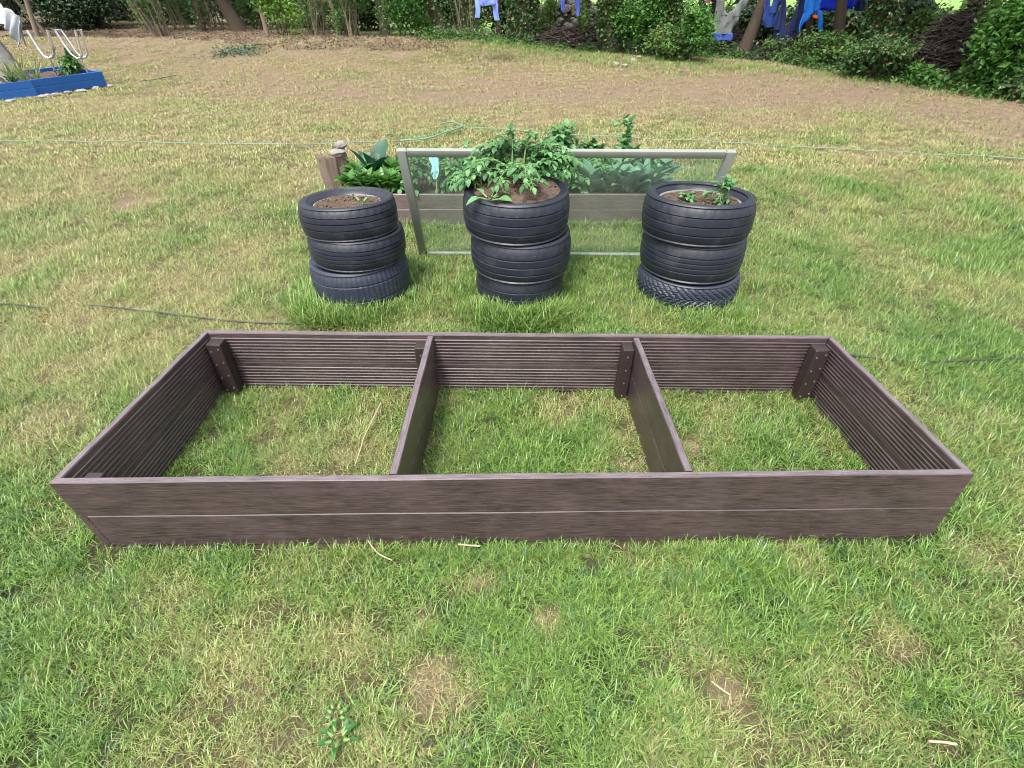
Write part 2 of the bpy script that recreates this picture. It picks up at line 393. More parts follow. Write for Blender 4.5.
def glass_mat():
    m, nt = mat('dusty_glass'); k = N(nt); ob = k.n('ShaderNodeTexCoord').outputs['Object']
    lw = k.n('ShaderNodeLayerWeight', None, Blend=.5).outputs['Facing']; fr = k.n('ShaderNodeMath', {'operation': 'MULTIPLY_ADD'}, i0=k.math('POWER', lw, 4.0), i1=.5, i2=.03)
    tr = k.n('ShaderNodeBsdfTransparent', None, Color=(.86, .93, .88))
    gl = k.n('ShaderNodeBsdfGlossy', None, Color=(.9, 1, .95), Roughness=.03)
    a = k.n('ShaderNodeMixShader', None, i0=fr.outputs[0], i1=tr, i2=gl)
    dust = k.n('ShaderNodeBsdfDiffuse', None, Color=(.62, .68, .64))
    n = k.noise(9, ob, 6, .7)
    k.out(k.n('ShaderNodeMixShader', None, i0=k.n('ShaderNodeMapRange', None, i0=n, i1=.3, i2=.8, i3=.03, i4=.13).outputs[0], i1=a, i2=dust)); return m
M['glass'] = glass_mat()
M['potato'] = leafmat('potato_leaf', (.024, .095, .026), (.14, .30, .105), trans=.25)
M['chard'] = leafmat('chard_leaf', (.02, .075, .012), (.10, .25, .045), trans=.3, rough=.35)
M['cabbage'] = leafmat('cabbage_leaf', (.05, .13, .075), (.15, .27, .18), trans=.15)
M['darkleaf'] = leafmat('dark_leaf', (.012, .055, .028), (.03, .10, .055), trans=.15)
M['weed'] = leafmat('weed_leaf', (.03, .12, .025), (.09, .23, .05), trans=.3)
M['yellow'] = leafmat('yellow_green_leaf', (.12, .18, .03), (.38, .40, .14), trans=.3)
M['stemg'] = pbr('green_stem', (.14, .24, .07), .6, .2, 20, 0)
M['ivy'] = leafmat('ivy_leaf', (.015, .045, .012), (.07, .15, .035), (.16, .13, .06), .12, .25, .4)
M['bush'] = leafmat('bush_leaf', (.02, .075, .01), (.095, .235, .035), trans=.35)
M['lime'] = leafmat('lime_leaf', (.06, .17, .015), (.22, .38, .06), trans=.5)
M['hedge'] = leafmat('hedge_leaf', (.03, .085, .015), (.12, .24, .05), (.2, .16, .08), .1, .4)
M['conifer'] = leafmat('conifer_leaf', (.012, .03, .012), (.035, .07, .025), trans=.15)
M['litter'] = leafmat('leaf_litter', (.05, .032, .02), (.20, .135, .085), trans=.1)

# ------------------------------------------------------------------ ground
def axis(lo, hi, a, b, step, grow):
    c = list(np.arange(a, b + 1e-6, step)); s = step; x = c[-1]
    while x < hi: s *= grow; x += s; c.append(x)
    s = step; x = c[0]; pre = []
    while x > lo: s *= grow; x -= s; pre.append(x)
    return np.array(pre[::-1] + c)
xs = axis(-240, 240, -3.2, 3.2, .035, 1.06); ys = axis(-20, 320, .2, 4.2, .035, 1.035)
X, Y = np.meshgrid(xs, ys); dd, bb = lawn(X, Y); Z = gz(X, Y)
V = np.stack([X, Y, Z], -1).reshape(-1, 3); nx, ny = len(xs), len(ys)
i0 = (np.arange(ny - 1)[:, None] * nx + np.arange(nx - 1)[None]).ravel()
idx = np.stack([i0, i0 + 1, i0 + 1 + nx, i0 + nx], 1).ravel()
far = sstep(15, 19, Y - .12 * np.abs(X)) * sstep(-9, -2, X - .12 * (Y - 18)) 
g = npmesh('ground', V, 4, idx, ground_mat(), attrs={'dry': ('POINT', dd.ravel()), 'bare': ('POINT', bb.ravel()), 'far': ('POINT', far.ravel())})
tag(g, kind='structure')

# ------------------------------------------------------------------ main raised bed
H = .29; T = .025
def V2(a, b): return Vector((a[0], a[1], b))
top = {k_: at(x, y, H) for k_, (x, y) in dict(FL=(48.2, 483.2), FR=(974.6, 474), BR=(831, 335.4), BL=(205, 330)).items()}
bot = {'FL': at(107, 547, 0), 'FR': at(929, 538.5, 0), 'BR': V2(top['BR'], 0), 'BL': V2(top['BL'], 0)}
def corner(k_, z): return bot[k_].lerp(top[k_], z / H)
def board(name, A, B, z0, z1, th, grooves, parent, m, m0=1, m1=1, e0=0, e1=0, both=False, label=None, ribn=7, gd=.0030):
    """A,B functions of height giving the outer line; inward is left of A->B. m = mitre, e = end offset"""
    c = .0025; prof = [(0, z0 + c), (0, z1 - c), (c, z1)]
    rib = []
    if grooves:
        zb = z0 + .010; p = (z1 - z0 - .034) / ribn
        for i in range(ribn):
            b = zb + i * p
            rib += [(th - gd, b + .0008), (th - gd, b + p * .66), (th, b + p * .74), (th, b + p * .94)]
        rib = [(th, z0 + .002), (th, zb)] + rib + [(th - gd, zb + ribn * p + .001), (th - gd, z1 - .004)]
    else: rib = [(th, z0 + c)]
    prof += [(th - c - (gd if grooves else 0), z1)] + ([(th, z1 - c)] if not grooves else []) + rib[::-1] + [(th - c, z0), (c, z0)]
    s_, e_ = [], []
    for u, z in prof:
        a, b = A(z), B(z); d = (b - a); d.z = 0; d.normalize(); n = Vector((-d.y, d.x, 0))
        s_.append(a + n * u + d * (u * m0 + e0)); e_.append(b + n * u - d * (u * m1 + e1))
        s_[-1].z = e_[-1].z = z
    mb = MB(); n = len(prof); L = (B(0) - A(0)).length; K = 12
    per = [0]
    for i in range(n): q = prof[(i + 1) % n]; per.append(per[-1] + math.hypot(q[0] - prof[i][0], q[1] - prof[i][1]))
    o = random.random() * 50
    vs = []; fs = []; uvs = []
    for j in range(K + 1):
        wob = .0012 * math.sin(j * 1.7 + o)
        for i in range(n): vs.append(s_[i].lerp(e_[i], j / K) + Vector((0, 0, wob if prof[i][1] > z1 - .01 and 0 < j < K else 0)))
    for j in range(K):
        for i in range(n):
            i2 = (i + 1) % n; fs.append((j * n + i, (j + 1) * n + i, (j + 1) * n + i2, j * n + i2))
            uvs.append([(o + L * j / K, per[i] + o), (o + L * (j + 1) / K, per[i] + o), (o + L * (j + 1) / K, per[i + 1] + o), (o + L * j / K, per[i + 1] + o)])
    fs += [tuple(range(n)), tuple(K * n + i for i in range(n - 1, -1, -1))]
    uvs += [[(u * 6 + o, z) for u, z in prof], [(prof[i][0] * 6 + o, prof[i][1]) for i in range(n - 1, -1, -1)]]
    mb.add(vs, fs, uvs)
    ob = mb.build(name, m, parent, smooth=True, angle=25)
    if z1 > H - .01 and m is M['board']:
        ob.data.materials.append(M['edge'])  # top faces take the lighter colour with painted-in sky light
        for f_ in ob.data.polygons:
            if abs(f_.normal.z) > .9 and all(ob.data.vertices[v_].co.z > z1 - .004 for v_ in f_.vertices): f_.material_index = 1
    if label: ob['label'] = label
    return ob
bedc = Vector((0, 1.43, 0))
bed = thing('raised_bed_frame', bedc, 'empty dark brown three compartment raised bed frame lying on the lawn in the foreground', 'raised bed')
HB = H / 2; G = .0016
FLx = lambda z: corner('FL', z); FRx = lambda z: corner('FR', z); BRx = lambda z: corner('BR', z); BLx = lambda z: corner('BL', z)
# front (A->B left to right, inward = +Y), right, back, left
board('front_board', FLx, FRx, HB + G, H, T, True, bed, M['board'])
board('front_board', FLx, FRx, .004, HB, T, True, bed, M['board'], m0=0, m1=1, e0=T - .0018)
board('side_board', FRx, BRx, HB + G, H, T, True, bed, M['board']); board('side_board', FRx, BRx, .004, HB, T, True, bed, M['board'])
board('back_board', BRx, BLx, HB + G, H, T, True, bed, M['board']); board('back_board', BRx, BLx, .004, HB, T, True, bed, M['board'])
board('side_board', BLx, FLx, HB + G, H, T, True, bed, M['board']); board('side_board', BLx, FLx, .004, HB, T, True, bed, M['board'], m0=1, m1=0, e1=0)
def edge(a, b, x, z, off):
    p, q = corner(a, z), corner(b, z); s = (x - p.x) / (q.x - p.x); r = p.lerp(q, s); r.y += off; r.z = z; return r
dv = [(at(388.4, 474.8, H - .004).x, at(428, 333.3, H - .004).x), (at(685, 471.6, H - .004).x, at(632, 335, H - .004).x)]
for xn, xf in dv:
    A = lambda z, xn=xn: edge('FL', 'FR', xn + T, z, T + .001); B = lambda z, xf=xf: edge('BL', 'BR', xf + T, z, -T - .001)
    board('divider_board', A, B, HB + G, H - .003, T, False, bed, M['board'], 0, 0)
    board('divider_board', A, B, .004, HB, T, False, bed, M['board'], 0, 0)
def post(cx, cy, rotz, w_, d_, parent, faces, ztop=H - .022):
    Mx = Matrix.Translation((cx, cy, 0)) @ Matrix.Rotation(rotz, 4, 'Z')
    mb = MB(); mb.box((-w_ / 2, -d_ / 2, .002), (w_ / 2, d_ / 2, ztop), Mx, .003)
    p = mb.build('post', M['post'], parent, loc=parent['_o'])
    p.location = (0, 0, 0)
    for fx, nrm in faces:        # columns of screws on a face
        for j in range(4):
            z = .035 + j * .066 + (fx > 0) * .012
            sb = MB()
            if nrm == 'y': c = Vector((fx, -d_ / 2, z)); a = Vector((0, -1, 0))
            else: c = Vector((w_ / 2 * (1 if nrm == 'x' else -1), fx, z)); a = Vector((1 if nrm == 'x' else -1, 0, 0))
            sb.tube([Mx @ (c + a * -.001), Mx @ (c + a * .0022)], [.0042, .0036], 8)
            s_ = sb.build('screw', M['screw'], p, loc=parent['_o']); s_.location = (0, 0, 0)
def build_child(ob): pass
bl = corner('BL', 0); br = corner('BR', 0); fl = corner('FL', H); fr = corner('FR', H)
PW, PD = .062, .034
post(bl.x + T + .034, bl.y - T - .029, R(-4), .060, .050, bed, [(-.016, 'y'), (.017, 'y')])
post(br.x - T - .034, br.y - T - .029, R(4), .060, .050, bed, [(-.017, 'y'), (.016, 'y')])
by = lambda x: edge('BL', 'BR', x, 0, 0).y
post(dv[0][1] - .024, by(dv[0][1]) - T - PW / 2 - .002, 0, .044, PW, bed, [(0, 'y')])
post(dv[1][1] - .024, by(dv[1][1]) - T - PW / 2 - .002, 0, .044, PW, bed, [(0, 'y')])
post(fl.x + T + .07, fl.y + T + .017, 0, .05, .03, bed, [], H - .016)
post(fr.x - T - .07, fr.y + T + .017, 0, .05, .03, bed, [], H - .045)

# ------------------------------------------------------------------ tyres
def tyre(px, yc, z0, z1, rad, label, style='rib', rin=.66, tilt=(0, 0), spin=0):
    zc = (z0 + z1) / 2; depth = yc * CP + (CH - zc) * SP; xc = (px - 512) / F * depth
    hw = (z1 - z0) / 2; seg = 180; NZ = 40
    t = thing('tyre', (xc, yc, z0), label, 'tyre', 'stacked tyre planters')
    t.rotation_euler = (tilt[0], tilt[1], spin)
    grooves = random.choice(([-.5, 0, .5], [-.45, -.15, .15, .45], [-.55, -.1, .35], [-.35, .1, .5]))
    tread = []
    for i in range(NZ + 1):
        v = -1 + 2 * i / NZ
        r = rad * (1 - .055 * abs(v) ** 3.5); tread.append((v, r))
    rings = []
    side_lo = [(rad * rin, .50), (rad * (rin + .015), .62), (rad * (rin + .06), .78), (rad * (rin + .11), .86), (rad * .80, .93), (rad * .803, .955), (rad * .835, .955), (rad * .84, .975), (rad * .90, .985), (rad * .905, 1.0), (rad * .925, .975), (rad * .940, .940), (rad * .950, .895)]
    prof = [(r, -v * hw, 0) for r, v in side_lo] + [(r * .985 + .0, v * hw * .84, 1) for v, r in tread] + [(r, v * hw, 0) for r, v in side_lo[::-1]]
    prof += [(rad * .72, hw * .3, 0), (rad * .9, hw * .2, 0), (rad * .9, -hw * .2, 0), (rad * .72, -hw * .3, 0)]
    mb = MB(); n = len(prof); vs = []; ph = random.random() * 6
    for s_ in range(seg):
        a = 2 * math.pi * s_ / seg
        for r, z, tr in prof:
            rr = r
            if tr:
                v = z / (hw * .84)
                if style == 'lug':
                    q = (s_ / 4 + abs(v) * 2.0 + (.5 if v > 0 else 0)) % 1
                    if q < .3 or abs(v) < .05 or abs(abs(v) - .5) < .04: rr -= .007
                elif style == 'sipe':
                    if s_ % 3 == 0 and abs(v) < .97: rr -= .0035
                    if abs(abs(v) - .45) < .04: rr -= .007
                else:
                    if any(abs(v - g_) < .03 for g_ in grooves): rr -= .007
                    if (s_ % 5) == 0 and abs(v) > .60: rr -= .0022
            rr += .0016 * math.sin(a * 3 + ph)
            vs.append(Vector((rr * math.cos(a), rr * math.sin(a), z + hw)))
    fs = []
    for s_ in range(seg):
        for i in range(n):
            fs.append((s_ * n + i, ((s_ + 1) % seg) * n + i, ((s_ + 1) % seg) * n + (i + 1) % n, s_ * n + (i + 1) % n))
    mb.add(vs, fs)
    me = mb.mesh('rubber'); me.polygons.foreach_set('use_smooth', [True] * len(me.polygons)); me.set_sharp_from_angle(angle=R(32))
    me.materials.append(M['tyre' if style == 'rib' else 'tyreworn']); ob = bpy.data.objects.new('tread_and_sidewall', me); COL.objects.link(ob); ob.parent = t
    rb = MB(); rr = rad * (rin + .008); rb.tube([(rr * math.cos(a), rr * math.sin(a), hw * 1.60) for a in [2 * math.pi * i / 64 for i in range(65)]], .0075, 8, cap=False)
    b_ = rb.build('bead', M['bead'], t, loc=(0, 0, 0)); b_.parent = t
    return t, Vector((xc, yc, z1)), rad * rin
def soilpatch(c, rad, label, h=-.035, dome=.02, tx=0):
    n, q = 40, 18; V = [(0, 0, 0)]; 
    P = [(0.0, 0.0)] + [(rad * (j + 1) / q * math.cos(2 * math.pi * i / n), rad * (j + 1) / q * math.sin(2 * math.pi * i / n)) for j in range(q) for i in range(n)]
    P = np.array(P); rr = np.hypot(P[:, 0], P[:, 1]) / rad
    z = dome * (1 - rr ** 2) + .028 * (fbm(P[:, 0] + c.x * 9, P[:, 1], .07, 3) - .5) + .016 * (RNG.random(len(P)) - .5) * (rr < .95)
    V = np.stack([P[:, 0], P[:, 1], z], 1); fs = []
    for i in range(n): fs.append((0, 1 + i, 1 + (i + 1) % n))
    for j in range(q - 1):
        for i in range(n): a = 1 + j * n; fs.append((a + i, a + n + i, a + n + (i + 1) % n, a + (i + 1) % n))
    mb = MB(); mb.add([Vector(v) for v in V], fs)
    for i in range(70):            # crumbs
        a = random.random() * 6.28; r = rad * .93 * math.sqrt(random.random()); s_ = random.uniform(.003, .009); p = Vector((r * math.cos(a), r * math.sin(a), dome * (1 - (r / rad) ** 2) + .004))
        mb.box(p - Vector((s_, s_ * .8, s_ * .6)), p + Vector((s_, s_ * .8, s_ * .6)), Matrix.Rotation(random.random() * .6, 4, 'Z'), s_ * .5)
    ob = mb.build('soil', M['soil'], None, None, angle=60); ob.location = (c.x, c.y, c.z + h); ob.rotation_euler = (tx, 0, 0)
    return tag(ob, label, 'soil', kind='stuff')
YL, YM, YR = 2.70, 2.68, 2.755
tyre(362, YL + .015, .0, .235, .272, 'worn finely siped tyre at the bottom of the left stack, half hidden in grass', 'sipe', tilt=(R(-1), R(-2)))
tyre(357, YL + .005, .235, .398, .259, 'ribbed black tyre in the middle of the left stack of three', tilt=(R(-2.5), R(1)))
_, tl, rl = tyre(349.5, YL, .386, .553, .251, 'top tyre of the left stack holding bare brown soil', rin=.655, tilt=(R(-4.5), R(-1.2)))
tyre(520, YM, .0, .195, .245, 'smaller sunken tyre under the middle potato planter', 'rib')
tyre(521, YM, .195, .405, .272, 'ribbed middle tyre in the stack carrying the potato plant')
_, tm, rm = tyre(516.5, YM, .405, .61, .277, 'top tyre of the middle stack filled with soil around the potato plant', rin=.76)
tyre(687, YR, .0, .153, .284, 'chunky lugged tyre at the bottom of the right stack', 'lug')
tyre(692, YR, .153, .362, .282, 'ribbed middle tyre of the right stack between lugged and wide tyre', tilt=(R(-2), 0))
_, tr_, rr_ = tyre(697, YR, .350, .558, .290, 'wide top tyre of the right stack with two small seedlings in its soil', rin=.70, tilt=(R(-4), R(.6)))
soilpatch(tl, rl * 1.06, 'bare crumbly brown soil in the left tyre stack', -.03, .012, R(-4.5))
soilpatch(tm, rm * 1.06, 'brown soil under the bushy potato plant in the middle tyre stack', -.012, .035)
soilpatch(tr_, rr_ * 1.06, 'dark crumbly soil with seedlings in the right tyre stack', -.042, .01, R(-4))

# ------------------------------------------------------------------ plants
def plant_mesh(t, mb_leaf, mb_stem, m, leafname='foliage', per=8):
    me = mb_leaf.mesh(leafname); me.polygons.foreach_set('use_smooth', [True] * len(me.polygons)); me.materials.append(m); set_rnd(me, per)
    o = bpy.data.objects.new(leafname, me); COL.objects.link(o); o.parent = t
    if mb_stem.v:
        s_ = mb_stem.mesh('stem'); s_.polygons.foreach_set('use_smooth', [True] * len(s_.polygons)); s_.materials.append(M['stemg'])
        o = bpy.data.objects.new('stem', s_); COL.objects.link(o); o.parent = t
def rv(s_=1): return Vector((random.uniform(-s_, s_), random.uniform(-s_, s_), random.uniform(-s_, s_)))
def compound(ml, ms, p, d, L, leaf, pairs=3):
    d = d.normalized(); side = d.cross(Vector((0, 0, 1)));
    if side.length < .1: side = Vector((1, 0, 0))
    side.normalize(); pts = [p + d * (L * t) - Vector((0, 0, .35 * L * t * t)) for t in (0, .33, .66, 1)]
    ms.tube(pts, [.0022, .0018, .0015, .001], 4, cap=False)
    for i in range(pairs):
        t = .35 + .5 * i / max(1, pairs - 1); q = p + d * (L * t) - Vector((0, 0, .35 * L * t * t))
        for s_ in (-1, 1):
            dd_ = (side * s_ + d * .5 + rv(.35)); l = leaf * random.uniform(.7, 1.1) * (.75 + .35 * i / pairs)
            ml.leaf(q, dd_, Vector((0, 0, 1)) + rv(.3), l, l * .66, .25, random.uniform(.2, .8))
    ml.leaf(pts[-1], d + Vector((0, 0, -.5)) + rv(.3), Vector((0, 0, 1)), leaf * 1.25, leaf * .85, .25, .5)
def potato(loc, stems, spread, height, leaf, label, name='potato_plant', dirs=None, mt='potato', group=None):
    t = thing(name, loc, label, 'plant', group); ml, ms = MB(), MB()
    for i in range(stems):
        a = random.random() * 6.28; o = Vector((math.cos(a), math.sin(a), 0)); k_ = random.random() ** .6
        if dirs and random.random() < .75: o = Vector((random.choice(dirs), random.uniform(-.25, .6), 0)).normalized()
        sp = spread * k_; h = height * (1.05 - .75 * k_ ** 2) * random.uniform(.8, 1.1)
        P0 = o * .04 + rv(.03); P0.z = -.01; P2 = o * sp; P2.z = h * random.uniform(.55, 1); P1 = o * sp * .35; P1.z = h * 1.05
        pts = [P0.lerp(P1, u).lerp(P1.lerp(P2, u), u) for u in [j / 7 for j in range(8)]]
        ms.tube(pts, [.0055 - .0005 * j for j in range(8)], 5, cap=False)
        for j in range(2, 8):
            d = (pts[j] - pts[j - 1]).normalized(); s_ = Vector((-d.y, d.x, 0)) * random.choice((-1, 1))
            for q in (s_, -s_) if j % 2 else (s_,):
                compound(ml, ms, pts[j], q + d * .8 + Vector((0, 0, .35)) + rv(.3), random.uniform(.06, .12) * leaf / .05, leaf)
        compound(ml, ms, pts[-1], (pts[-1] - pts[-2]).normalized() + rv(.2), .08 * leaf / .05, leaf * .9)
    plant_mesh(t, ml, ms, M[mt]); return t
def rosette(loc, n, L, W, label, mt, name, rise=1.0, droop=.5, fold=.3, stalk=.35, group=None, wave=.2):
    t = thing(name, loc, label, 'plant', group); ml, ms = MB(), MB()
    for i in range(n):
        a = i * 2.4 + random.random() * .5; k_ = i / n
        d = Vector((math.cos(a), math.sin(a), rise * (1.6 - 1.3 * k_))).normalized(); l = L * random.uniform(.65, 1.1); p = d * .02; q = p + d * l * stalk
        ms.tube([p, q, q + d * l * .3], [.005, .004, .002], 5, cap=False)
        ml.leaf(q, d + rv(wave), Vector((0, 0, 1)) + rv(.2), l * (1 - stalk * .5), W * random.uniform(.75, 1.15), fold, droop * random.uniform(.5, 1.3))
    plant_mesh(t, ml, ms, M[mt]); return t
potato((tm.x + .01, tm.y + .10, tm.z - .0), 30, .29, .24, .030, 'bushy potato plant spilling over the middle tyre stack', dirs=(-1, 1, 1, -1))
potato((tm.x - .15, tm.y + .03, tm.z), 7, .15, .10, .032, 'low potato shoots hanging over the left rim of the middle tyre stack', dirs=(-1,))
potato((tr_.x + .11, tr_.y - .05, tr_.z - .035), 2, .05, .12, .030, 'taller upright seedling at the right side of the right tyre', 'seedling')
potato((tr_.x - .09, tr_.y - .02, tr_.z - .03), 2, .03, .035, .022, 'tiny seedling at the left side of the right tyre', 'seedling')
rosette((tl.x + .08, tl.y - .03, tl.z - .02), 5, .05, .02, 'small weed sprouting in the soil of the left tyre', 'weed', 'weed', .5)
rosette((tm.x - .13, tm.y - .16, tm.z - .01), 6, .09, .05, 'broad leaved sprig drooping over the front rim of the middle tyre', 'potato', 'potato_sprig', .5)

# ------------------------------------------------------------------ old window sash leaning on the tyres
A_ = at(428.5, 254.5, 0); ZT = .73
TL = at(397, 147.5, ZT); TR = at(736, 149, ZT)
ex = (TR - TL).normalized(); eu = (TL - A_); eu = (eu - ex * eu.dot(ex)).normalized(); en = ex.cross(eu).normalized()
base_l = TL - eu * ((TL - A_).dot(eu)); WW = (TR - TL).length; WH = (TL - base_l).length
Mw = Matrix((( ex.x, en.x, eu.x, base_l.x), (ex.y, en.y, eu.y, base_l.y), (ex.z, en.z, eu.z, base_l.z), (0, 0, 0, 1)))
win = bpy.data.objects.new('window_sash', None); COL.objects.link(win); win.matrix_world = Mw
tag(win, 'old aluminium framed window sash leaning upright against the tyre stacks', 'window')
def lchild(mb, name, m, parent, smooth=True):
    me = mb.mesh(name); me.materials.append(m)
    if smooth: me.polygons.foreach_set('use_smooth', [True] * len(me.polygons)); me.set_sharp_from_angle(angle=R(35))
    o = bpy.data.objects.new(name, me); COL.objects.link(o); o.parent = parent; return o
fw, ft = .050, .030
for nm, lo, hi in (('stile', (0, 0, 0), (fw, ft, WH - .001)), ('stile', (WW - fw, 0, 0), (WW, ft, WH - .001)), ('top_rail', (fw + .001, .002, WH - fw * .8), (WW - fw - .001, ft - .002, WH)), ('bottom_rail', (fw + .001, .002, 0), (WW - fw - .001, ft - .002, fw * .75))):
    mb = MB(); mb.box(lo, hi, None, .004)
    mb.box((lo[0] + .012 if nm != 'stile' else lo[0] + .02, -.004 if nm != 'stile' else -.003, lo[2] + .012), (hi[0] - .012 if nm != 'stile' else hi[0] - .02, lo[1] + .006, hi[2] - .012), None, .002)
    lchild(mb, nm, M['alu'], win)
mb = MB(); mb.box((fw - .01, .012, fw * .7 - .01), (WW - fw + .01, .017, WH - fw * .8 + .01)); lchild(mb, 'glass_pane', M['glass'], win, False)
mb = MB(); hx = WW * .515
mb.box((hx - .02, -.010, WH - .045), (hx + .035, -.001, WH - .02), None, .002); mb.tube([(hx, -.01, WH - .032), (hx, -.035, WH - .034), (hx + .01, -.038, WH - .075), (hx + .018, -.036, WH - .10)], [.006, .006, .005, .005], 8)
lchild(mb, 'handle', M['chrome'], win)

# ------------------------------------------------------------------ back raised bed with vegetables
H2 = .215
qa = at(347, 224, 0); qb = at(668, 224, 0); qc = Vector((qb.x + .03, 4.62, 0)); qd = Vector((qa.x + .0, 4.62, 0))
vb = thing('vegetable_bed', ((qa.x + qb.x) / 2, (qa.y + qc.y) / 2, 0), 'planted brown raised bed full of leafy vegetables behind the leaning window', 'raised bed')
cs = [qa, qb, qc, qd]
for i, nm in enumerate(('front_board', 'side_board', 'back_board', 'side_board')):
    a, b = cs[i], cs[(i + 1) % 4]
    for z0, z1 in ((.002, H2 / 2), (H2 / 2 + .002, H2)):
        board(nm, lambda z, a=a: a.copy(), lambda z, b=b: b.copy(), z0, z1, .03, False, vb, M['oldboard'])
n_ = 30; gx_ = np.linspace(qa.x + .031, qb.x - .031, n_ * 2); gy_ = np.linspace(qa.y + .031, qc.y - .031, n_); XX, YY = np.meshgrid(gx_, gy_)
ZZ = H2 - .045 + .03 * (fbm(XX, YY, .12, 3) - .5)
ii = (np.arange(n_ - 1)[:, None] * n_ * 2 + np.arange(n_ * 2 - 1)[None]).ravel()
s_ = npmesh('soil', np.stack([XX, YY, ZZ], -1).reshape(-1, 3), 4, np.stack([ii, ii + 1, ii + 1 + n_ * 2, ii + n_ * 2], 1).ravel(), M['soil']); tag(s_, 'brown soil filling the vegetable bed behind the window', 'soil', kind='stuff')
SZ = H2 - .04
def bp(px, y): 
    dpt = y * CP + (CH - SZ - .1) * SP; return ((px - 512) / F * dpt, y, SZ)
GV = 'leafy plants in the vegetable bed'
for i, (px, y) in enumerate([(352, 3.98), (368, 3.93), (385, 3.98), (398, 3.94), (360, 4.25), (378, 4.3), (396, 4.25)]):
    rosette(bp(px, y), 34, .15, .062, 'bright green chard with broad leaves at the left end of the vegetable bed', 'chard', 'chard_plant', 2.0, .6, .5, group='chard plants at the left of the vegetable bed')
rosette(bp(372, 4.25), 9, .25, .12, 'tall plant with big dark blue-green leaves standing over the chard', 'darkleaf', 'broccoli_plant', 2.2, .35, .25)
for px, y in [(418, 4.0), (436, 4.2), (455, 4.0), (475, 4.25), (500, 4.1), (530, 4.3), (560, 4.0), (580, 4.25)]:
    potato(bp(px, y), 7, .16, .25, .042, 'leafy green bean plant seen through the window glass', 'bean_plant', group='bean plants behind the window glass')
for px, y in [(600, 4.12), (628, 4.35), (648, 4.12), (540, 4.05), (606, 4.3)]:
    potato(bp(px, y), 7, .15, .24, .036, 'green bean plant among the cabbages behind the right part of the glass', 'bean_plant', group='bean plants among the cabbages')
for px, y, n in [(592, 3.98, 14), (612, 4.0, 15), (632, 3.95, 14), (650, 4.0, 15), (622, 4.25, 14), (646, 4.3, 14), (662, 4.2, 12)]:
    rosette(bp(px, y), n + 12, .19, .085, 'blue green cabbage at the right end of the vegetable bed', 'cabbage', 'cabbage_plant', 2.0, .35, .5, .25, group='cabbages at the right of the vegetable bed')
potato(bp(563, 4.42), 16, .22, .33, .05, 'tall potato plant rising above the middle of the window top', 'potato_plant')
potato(bp(592, 4.48), 10, .16, .27, .045, 'second tall potato plant above the window top, just right of the middle', 'potato_plant')
potato(bp(625, 4.48), 6, .09, .34, .05, 'single slim potato plant sticking up above the window near the cabbages', 'potato_plant')
pl = bp(436, 3.95); t = thing('plant_marker', pl, 'pale blue marker on a stick among the plants behind the glass', 'plant marker')
mb = MB(); mb.tube([(0, 0, 0), (.004, 0, .16), (0, 0, .30)], .006, 6); lchild(mb, 'stick', M['straw'], t)
mb = MB(); vs = []; K = 7
mb.loft([[Vector((x * wdt + .006 * math.sin(z * 40), y_ - .012, z)) for x, y_ in ((-1, 0), (-.3, -.006), (.4, .003), (1, 0), (.4, .007), (-.3, .003))] for z, wdt in ((.11, .012), (.15, .03), (.20, .024), (.25, .034), (.285, .018))])
lchild(mb, 'flag', M['label'], t)

# split logs left of the vegetable bed
def log(x, y, z, h, r, lean, label, group='split logs beside the vegetable bed'):
    mb = MB(); n = 9; rad_ = [r * random.uniform(.6, 1.15) for _ in range(n)]; rings = []
    for j in range(7):
        u = j / 6; rings.append([Vector((lean[0] * u + rad_[i] * (1 + .12 * random.uniform(-1, 1)) * math.cos(6.283 * i / n), lean[1] * u + rad_[i] * (1 + .12 * random.uniform(-1, 1)) * math.sin(6.283 * i / n), h * u + (.02 * random.uniform(-1, 1) if j == 6 else 0))) for i in range(n)])
    mb.loft(rings); o = mb.build('split_log', M['wood'], None, None, angle=25); o.location = (x, y, z); return tag(o, label, 'log', group)
lx = lambda px, y, z=.2: (px - 512) / F * (y * CP + (CH - z) * SP)
log(lx(334, 4.25), 4.25, 0, .36, .062, (-.04, 0), 'pale split log standing nearest the lawn edge beside the vegetable bed')
log(lx(345, 4.3), 4.32, 0, .37, .055, (.0, 0), 'darker split log standing against the corner of the vegetable bed')
log(lx(341, 4.35), 4.42, 0, .40, .05, (-.01, 0), 'tall split log standing at the back of the small log group')
def stone(loc, sx, sy, sz, label, m='stone', group=None, name='stone', seed=None, mesh=None):
    if mesh is None:
        mb = MB(); rings = []; n = 10
        for j in range(1, 7):
            t_ = math.pi * j / 7; rings.append([Vector((math.sin(t_) * math.cos(6.283 * i / n) * (1 + .3 * random.uniform(-1, 1)), math.sin(t_) * math.sin(6.283 * i / n) * (1 + .3 * random.uniform(-1, 1)), -math.cos(t_) * (1 + .1 * random.uniform(-1, 1)))) for i in range(n)])
        mb.loft(rings); mesh = mb.mesh('stone'); mesh.materials.append(M[m]); mesh.polygons.foreach_set('use_smooth', [True] * len(mesh.polygons)); mesh.set_sharp_from_angle(angle=R(38))
    o = bpy.data.objects.new(name, mesh); COL.objects.link(o); o.location = loc; o.scale = (sx, sy, sz); o.rotation_euler = (0, 0, random.random() * 6)
    return tag(o, label, 'stone', group)
stone((lx(338, 4.3, .4), 4.27, .385), .06, .05, .03, 'flat pale stone resting on top of the split logs')
stone((lx(341, 4.3, .44), 4.30, .435), .045, .045, .03, 'small round stone topping the pile on the split logs')

